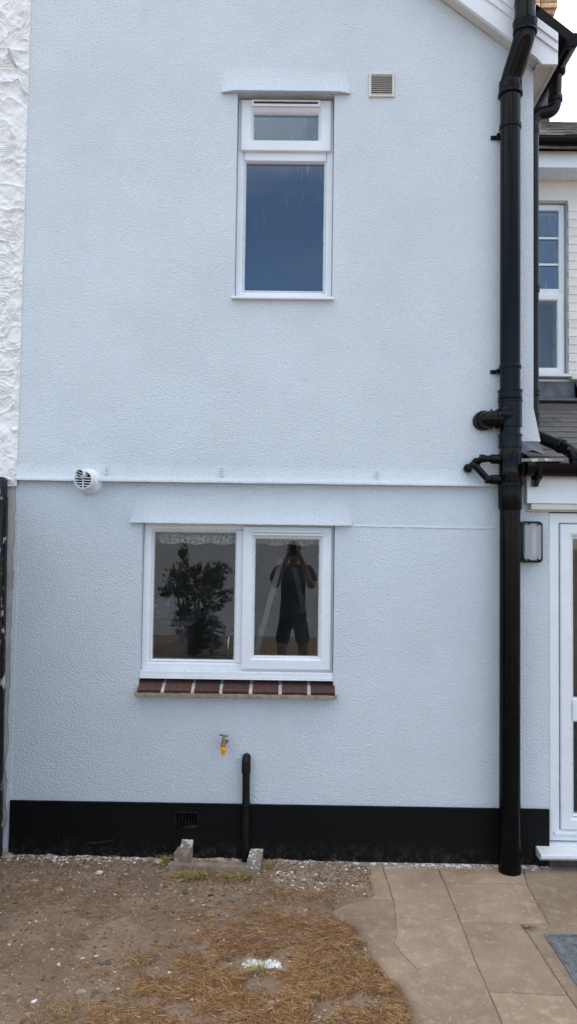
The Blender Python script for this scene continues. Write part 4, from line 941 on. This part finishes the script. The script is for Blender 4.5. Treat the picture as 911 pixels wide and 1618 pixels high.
# ================================================================== BEHIND THE CAMERA, SEEN IN THE GLASS
gw = MB(); gw.box(-4.6, 2.6, -9.9, -9.6, -.1, 2.25); gw.box(-4.65, 2.65, -9.95, -9.55, 2.25, 2.32); tag(gw.build('garden_wall', 'garden_wall', bevel=.01), 'plain pale grey wall at the end of the garden mirrored in the lower window', 'wall')
bush = thing('shrub', (-1.5, -7.0, 0), 'dark leafy shrub mirrored in the left pane of the lower window', 'shrub')
m = MB()
for k in range(9):
    a = k * .7; m.tube([(-1.5 + .03 * cos(a), -7 + .03 * sin(a), -.02), (-1.5 + .16 * cos(a), -7 + .16 * sin(a), .55), (-1.5 + .34 * cos(a), -7 + .34 * sin(a), 1.1 + .1 * sin(k * 2.1))], [.022, .016, .006], 7)
m.tube([(-1.6, -7, .5), (-1.66, -7, 1.3), (-1.69, -7, 1.66)], [.014, .01, .004], 6); m.build('trunk', 'bark', bush)
m = MB(); tone = []
cl = [(-1.5, 0, 1.12, .34, .26, 80), (-1.72, 0, 1.1, .22, .2, 40), (-1.25, .05, 1.15, .24, .2, 45), (-1.45, 0, .75, .34, .26, 60), (-1.3, 0, .42, .30, .22, 50), (-1.35, .05, .22, .28, .14, 40), (-1.67, 0, 1.48, .07, .16, 14), (-1.12, 0, 1.32, .12, .1, 14), (-1.02, 0, .95, .12, .08, 12), (-1.9, 0, .98, .12, .08, 12), (-1.6, 0, .5, .25, .25, 40)]
for cx, cy, cz, rx, rzz, tw in cl:
    for w_ in range(tw):
        v = Vector(rng.normal(size=3)).normalized() * rng.uniform(.45, 1.08); tip = Vector((cx + v.x * rx, -7 + cy + v.y * rx, cz + v.z * rzz)); dirn = (tip - Vector((-1.5, -7, cz - .25))).normalized()
        for l_ in range(10):
            p = tip + dirn * (l_ * .011 - .05) + Vector(rng.normal(size=3)) * .018; ax = (dirn + Vector(rng.normal(size=3)) * .7).normalized(); sd = ax.cross(Vector(rng.normal(size=3))).normalized(); L_ = rng.uniform(.04, .075); wd = L_ * .3
            nrm = ax.cross(sd); m.add([p, p + ax * L_ * .5 + sd * wd + nrm * .004, p + ax * L_, p + ax * L_ * .5 - sd * wd + nrm * .004], [(0, 1, 2, 3)]); tone += [rng.uniform()] * 4
o = m.build('crown', 'leaf', bush, 0); at = o.data.attributes.new('tone', 'FLOAT', 'POINT'); at.data.foreach_set('value', np.array(tone, np.float32)[:len(o.data.vertices)])

# the photographer, mirrored in the right pane
per = thing('person', (0, -4.46, 0), 'person in dark t-shirt and shorts holding up a phone, mirrored in the window', 'person')
def skin(name, mat, parent, verts, edges, root=0, sub=2):
    me = bpy.data.meshes.new(name); o0 = wloc(parent); me.from_pydata([Vector(v[:3]) - o0 for v in verts], edges, []); me.materials.append(MATS[mat])
    o = bpy.data.objects.new(name, me); COL.objects.link(o); o.parent = parent
    md = o.modifiers.new('skin', 'SKIN'); md.use_smooth_shade = True; md.branch_smoothing = .4
    for i_, v in enumerate(verts):
        r = v[3]; sv = me.skin_vertices[0].data[i_]; sv.radius = r if isinstance(r, tuple) else (r, r); sv.use_root = (i_ == root)
    s_ = o.modifiers.new('sub', 'SUBSURF'); s_.levels = sub; s_.render_levels = sub
    return o
BY = -4.50
V_ = []; E_ = []
def chain(start, pts):
    prev = start
    for p in pts:
        V_.append(p); i_ = len(V_) - 1
        if prev is not None: E_.append((prev, i_))
        prev = i_
    return prev
pel = chain(None, [(0, BY, .93, (.14, .10))])
chest = chain(pel, [(0, BY, 1.08, (.132, .095)), (0, BY - .01, 1.25, (.15, .11)), (0, BY, 1.41, (.145, .09))])
neck = chain(chest, [(0, BY + .01, 1.50, .055), (0, BY + .02, 1.56, .055)])
head = chain(neck, [(0, BY + .04, 1.61, (.065, .075)), (0, BY + .035, 1.68, (.075, .09)), (0, BY + .02, 1.735, (.06, .075))])
nose = chain(len(V_) - 2, [(0, BY + .135, 1.655, .012)])
for s in (-1, 1):
    chain(len(V_) - 1 - (1 if s == -1 else 2) , [(s * .082, BY + .02, 1.665, .016)])
hands = []
for s in (-1, 1):
    w_ = chain(chest, [(s * .165, BY, 1.435, .065), (s * .215, BY + .02, 1.34, .052), (s * .215, BY + .07, 1.225, .044), (s * .15, BY + .20, 1.40, .040), (s * .075, BY + .33, 1.575, .028)])
    pm = chain(w_, [(s * .058, BY + .362, 1.625, (.030, .018))])
    for k, (dz, ln) in enumerate(((.030, .040), (.012, .046), (-.006, .044), (-.022, .036))):
        chain(pm, [(s * .056, BY + .375, 1.632 + dz, .0085), (s * .053, BY + .395, 1.636 + dz, .008), (s * (.053 - ln * .35), BY + .402, 1.638 + dz, .0065)])
    chain(pm, [(s * .046, BY + .362, 1.640, .010), (s * .026, BY + .372, 1.660, .008)])
for s in (-1, 1):
    chain(pel, [(s * .095, BY, .84, (.095, .09)), (s * .115, BY, .66, .075), (s * .125, BY + .01, .48, .058), (s * .13, BY - .015, .32, .055), (s * .135, BY - .01, .10, .037), (s * .135, BY - .005, .045, .038), (s * .15, BY + .10, .028, .034), (s * .155, BY + .17, .022, .022)])
skin('body', 'skin', per, V_, E_)
V_ = []; E_ = []
b_ = chain(None, [(0, BY, 1.02, (.158, .125))]); chain(b_, [(0, BY, .93, (.162, .13))]); c_ = chain(b_, [(0, BY - .01, 1.25, (.168, .125)), (0, BY, 1.42, (.155, .10))]); chain(c_, [(0, BY + .005, 1.485, .075)])
for s in (-1, 1): chain(c_, [(s * .17, BY, 1.445, .078), (s * .222, BY + .02, 1.345, .070), (s * .224, BY + .04, 1.285, .066)])
skin('t_shirt', 'dark_cloth', per, V_, E_)
V_ = []; E_ = []
b_ = chain(None, [(0, BY, .98, (.15, .115))]); b2 = chain(b_, [(0, BY, .90, (.158, .12))])
for s in (-1, 1): chain(b2, [(s * .09, BY, .80, (.10, .10)), (s * .112, BY, .66, .094), (s * .122, BY + .005, .545, .090)])
skin('shorts', 'shorts_cloth', per, V_, E_)
V_ = []; E_ = []
chain(None, [(0, BY + .0, 1.665, (.078, .080)), (0, BY - .0, 1.72, (.080, .092)), (0, BY + .015, 1.752, (.055, .07))]); skin('hair', 'hair_dark', per, V_, E_)
for s in (-1, 1):
    V_ = []; E_ = []; chain(None, [(s * .135, BY - .04, .045, .043), (s * .14, BY + .03, .048, .046), (s * .15, BY + .12, .034, .040), (s * .156, BY + .19, .028, .028)]); skin('trainer', 'shoe', per, V_, E_)
ph = thing('phone', (0, -4.108, 1.68), 'black phone held up in both hands in front of the face', 'phone')
m = MB(); m.box(-.046, .030, -4.116, -4.107, 1.602, 1.764); m.build('case', 'phone_black', ph, 0, bevel=.004, seg=3)
m = MB(); m.box(-.034, .012, -4.107, -4.104, 1.715, 1.748); m.build('camera_bump', 'phone_black', ph, 0, bevel=.001)

# ================================================================== GROUND COVER
def blades(name, mat, pts, length, width, lift, tones, curl=.35):
    k = len(pts); a = rng.uniform(0, 2 * pi, k); L_ = length * rng.uniform(.45, 1.25, k); w_ = width * rng.uniform(.6, 1.3, k); el = np.abs(rng.normal(0, lift, k)).clip(0, 1.4)
    dx, dy = np.cos(a), np.sin(a); sx, sy = -dy, dx; bx, by = pts[:, 0], pts[:, 1]; bz = soil_z(bx, by) + rng.uniform(0, .010, k)
    c1 = rng.normal(0, curl, k); V = np.zeros((k, 6, 3)); 
    for i_, t_ in enumerate((0, .5, 1.)):
        cx = bx + dx * L_ * t_ * np.cos(el) + sx * c1 * L_ * t_ * t_; cy = by + dy * L_ * t_ * np.cos(el) + sy * c1 * L_ * t_ * t_; cz = bz + L_ * np.sin(el) * (t_ - .45 * t_ * t_)
        ww = w_ * (1, .9, .25)[i_] / 2
        V[:, i_ * 2, :] = np.stack([cx + sx * ww, cy + sy * ww, cz], 1); V[:, i_ * 2 + 1, :] = np.stack([cx - sx * ww, cy - sy * ww, cz + .0006], 1)
    base = (np.arange(k) * 6)[:, None]; F_ = np.concatenate([base + np.array([0, 1, 3, 2]), base + np.array([2, 3, 5, 4])]).tolist()
    me = bpy.data.meshes.new(name); me.from_pydata(V.reshape(-1, 3).tolist(), [], F_); me.materials.append(MATS[mat])
    at = me.attributes.new('tone', 'FLOAT', 'POINT'); at.data.foreach_set('value', np.repeat(tones(k), 6).astype(np.float32))
    o = bpy.data.objects.new(name, me); COL.objects.link(o); return o
def sample(k, x0, x1, y0, y1, dens):
    out = []
    while sum(len(o) for o in out) < k:
        p = np.stack([rng.uniform(x0, x1, 60000), rng.uniform(y0, y1, 60000)], 1); keep = rng.uniform(size=60000) < dens(p[:, 0], p[:, 1]); out.append(p[keep])
    return np.concatenate(out)[:k]
onsoil = lambda a, b: (a < edge_x(b) + .005) & (b < -.03) & ~((a > -.63) & (a < -.14) & (b > -.19))
P_ = sample(66000, -1.55, .62, -2.1, -.03, lambda a, b: (thatch(a, b) ** 1.1 + .035 * sstep(.5, .85, vnoise(a * 8, b * 8, 21)) + .005) * onsoil(a, b))
tag(blades('dry_grass', 'straw', P_, .040, .0016, .15, lambda k: rng.beta(1.7, 2.2, k)), 'matted dry straw coloured grass lying on the bare soil', 'grass', kind='stuff')
def ell(cx, cy, rx, ry): return lambda a, b: (((a - cx) / rx) ** 2 + ((b - cy) / ry) ** 2 < rng.uniform(.05, 1, a.shape)) * onsoil(a, b)
P_ = np.concatenate([sample(420, -.75, -.35, -.32, -.05, ell(-.50, -.235, .11, .035)), sample(220, -.4, -.1, -.35, -.1, ell(-.27, -.25, .11, .03)), sample(90, -.2, .0, -1.2, -1.0, ell(-.115, -1.07, .03, .02)), sample(120, -.7, -.55, -.2, -.03, ell(-.66, -.08, .04, .04)), sample(90, -.15, 0, -.2, -.03, ell(-.11, -.08, .04, .05))])
tag(blades('tuft_grass', 'green_grass', P_, .065, .0022, .55, lambda k: rng.beta(1.6, 1.8, k)), 'yellowing green grass tufts growing beside the drain kerb', 'grass', kind='stuff')
# loose gravel and crumbs
ico = bmesh.new(); bmesh.ops.create_icosphere(ico, subdivisions=1, radius=1); IV = np.array([v.co[:] for v in ico.verts]); IF = np.array([[v.index for v in f.verts] for f in ico.faces]); ico.free()
def pebbles(name, mat, pts, size, tones, flat=.6, zf=soil_z, lo=.25):
    k = len(pts); s_ = size(k); ang = rng.uniform(0, 2 * pi, k); ax = rng.uniform(.6, 1.4, (k, 1)); jit = 1 + .28 * rng.normal(size=(k, len(IV), 1)).clip(-1.2, 1.2)
    Q = IV[None] * jit * np.concatenate([ax, 1 / ax, np.full((k, 1), flat) * rng.uniform(.6, 1.2, (k, 1))], 1)[:, None, :] * s_[:, None, None]
    c, s = np.cos(ang)[:, None], np.sin(ang)[:, None]; W = Q.copy(); W[..., 0] = Q[..., 0] * c - Q[..., 1] * s; W[..., 1] = Q[..., 0] * s + Q[..., 1] * c
    W[..., 0] += pts[:, :1]; W[..., 1] += pts[:, 1:2]; W[..., 2] += (zf(pts[:, 0], pts[:, 1]) + s_ * flat * lo)[:, None]
    F_ = (IF[None] + (np.arange(k) * len(IV))[:, None, None]).reshape(-1, 3)
    me = bpy.data.meshes.new(name); me.from_pydata(W.reshape(-1, 3).tolist(), [], F_.tolist()); me.materials.append(MATS[mat])
    at = me.attributes.new('tone', 'FLOAT', 'POINT'); at.data.foreach_set('value', np.repeat(tones(k), len(IV)).astype(np.float32))
    o = bpy.data.objects.new(name, me); COL.objects.link(o); return o
soilonly = lambda a, b: (a < edge_x(b) - .01) & (b < -.025) & ~((a > -.63) & (a < -.14) & (b > -.18))
P_ = sample(15000, -1.6, .5, -1.7, -.025, lambda a, b: soilonly(a, b) * (.25 + .75 * sstep(-.75, -.05, b)) * (1 - .8 * thatch(a, b)))
tag(pebbles('gravel', 'gravel', P_, lambda k: np.clip(rng.lognormal(-5.8, .55, k), .0014, .014), lambda k: rng.beta(1.3, 2.4, k)), 'loose brown gravel and crumbs strewn over the soil', 'gravel', kind='stuff')
P_ = np.concatenate([sample(420, -1.55, .45, -.16, -.02, lambda a, b: soilonly(a, b) * sstep(-.14, -.02, b) * (.35 + .65 * (a < -.85))), sample(150, -1.5, .45, -1.5, -.1, lambda a, b: soilonly(a, b)), sample(60, .0, .42, -.35, -.08, lambda a, b: soilonly(a, b)), sample(260, -.25, .05, -1.1, -.9, ell(-.10, -1.0, .09, .035)), sample(60, -.12, .02, -.32, -.15, ell(-.05, -.2, .06, .09))])
tag(pebbles('paint_flakes', 'flake_white', P_, lambda k: np.clip(rng.lognormal(-5.45, .5, k), .0018, .011), lambda k: rng.uniform(size=k), .3), 'white paint and render flakes scattered along the wall foot and soil', 'debris', kind='stuff')
P_ = sample(420, .5, 1.40, -.10, -.02, lambda a, b: sstep(-.09, -.02, b) * (.25 + .75 * vnoise(a * 9, b * 3, 5)))
tag(pebbles('paint_crumbs', 'flake_white', P_, lambda k: np.clip(rng.lognormal(-5.9, .45, k), .0012, .007), lambda k: rng.uniform(size=k), .3, lambda a, b: a * 0 + .013), 'white crumbs of render along the paving at the foot of the plinth', 'debris', kind='stuff')
P_ = sample(160, .45, 2.1, -1.6, -.05, lambda a, b: (a > edge_x(b)) * (.1 + .9 * sstep(.55, .8, vnoise(a * 6, b * 6, 3))) * 1.0)
tag(pebbles('paving_grit', 'gravel', P_, lambda k: np.clip(rng.lognormal(-6.5, .4, k), .0009, .004), lambda k: rng.beta(2, 2, k), .5, lambda a, b: a * 0 + .0135), 'fine grit lying on the paving slabs', 'grit', kind='stuff')
def stone(x_, y_, r, mat, label, seed, fl=.6):
    bm = bmesh.new(); bmesh.ops.create_icosphere(bm, subdivisions=2, radius=1); m = MB(); vs = []
    for v in bm.verts:
        q_ = v.co * (1 + .35 * noise.noise(v.co * 1.3 + Vector((seed, 0, 0)))); vs.append((x_ + q_.x * r * 1.25, y_ + q_.y * r * .9, float(soil_z(np.array([x_]), np.array([y_]))[0]) + r * fl * .5 + q_.z * r * fl))
    m.add(vs, [tuple(v.index for v in f.verts) for f in bm.faces]); bm.free(); tag(m.build('stone', mat, smooth=40), label, 'stone', 'loose stones on the soil')
stone(-.70, -.075, .020, 'stone_white', 'white stone lying by the plinth just left of the drain kerb', 1)
stone(-1.515, -.06, .030, 'stone_tan', 'brown stone in the corner at the foot of the left edge', 2)
stone(-1.13, -.40, .019, 'stone_tan', 'tan stone on the bare soil at the left below the plinth', 3)
stone(-.78, -1.24, .017, 'stone_tan', 'beige stone on the soil near the bottom left corner', 4)
stone(-.98, -.22, .016, 'stone_white', 'small pale stone on the soil below the cable stub', 5)
stone(-.06, -1.27, .016, 'stone_tan', 'pale stone at the bottom edge among the straw', 6)
# a dry weed in the paving joint
m = MB()
for k in range(16):
    a = k * .9; r_ = .03 + .02 * ((k * 7) % 5) / 5; m.tube([(1.075, -.675, .012), (1.075 + r_ * cos(a) * .6, -.675 + r_ * sin(a) * .4, .022), (1.085 + r_ * cos(a + .5) * 1.1, -.68 + r_ * sin(a + .5) * .8, .016)], [.0012, .001, .0005], 4)
tag(m.build('dry_weed', 'bark'), 'wiry dry weed growing in a paving joint near the steel cover', 'weed')
m = MB()
for k in range(70):
    tt = k / 70; x_, y_ = .797 - .02 * tt + rng.normal() * .002, -.05 - .85 * tt; L_ = rng.uniform(.004, .012)
    m.add([(x_ - .002, y_, .006), (x_ + .002, y_ + .002, .006), (x_ + rng.normal() * .006, y_ + rng.normal() * .006, .008 + L_)], [(0, 1, 2)])
tag(m.build('joint_moss', 'weed', smooth=0), 'dry moss along the long joint between the slabs', 'moss', kind='stuff')
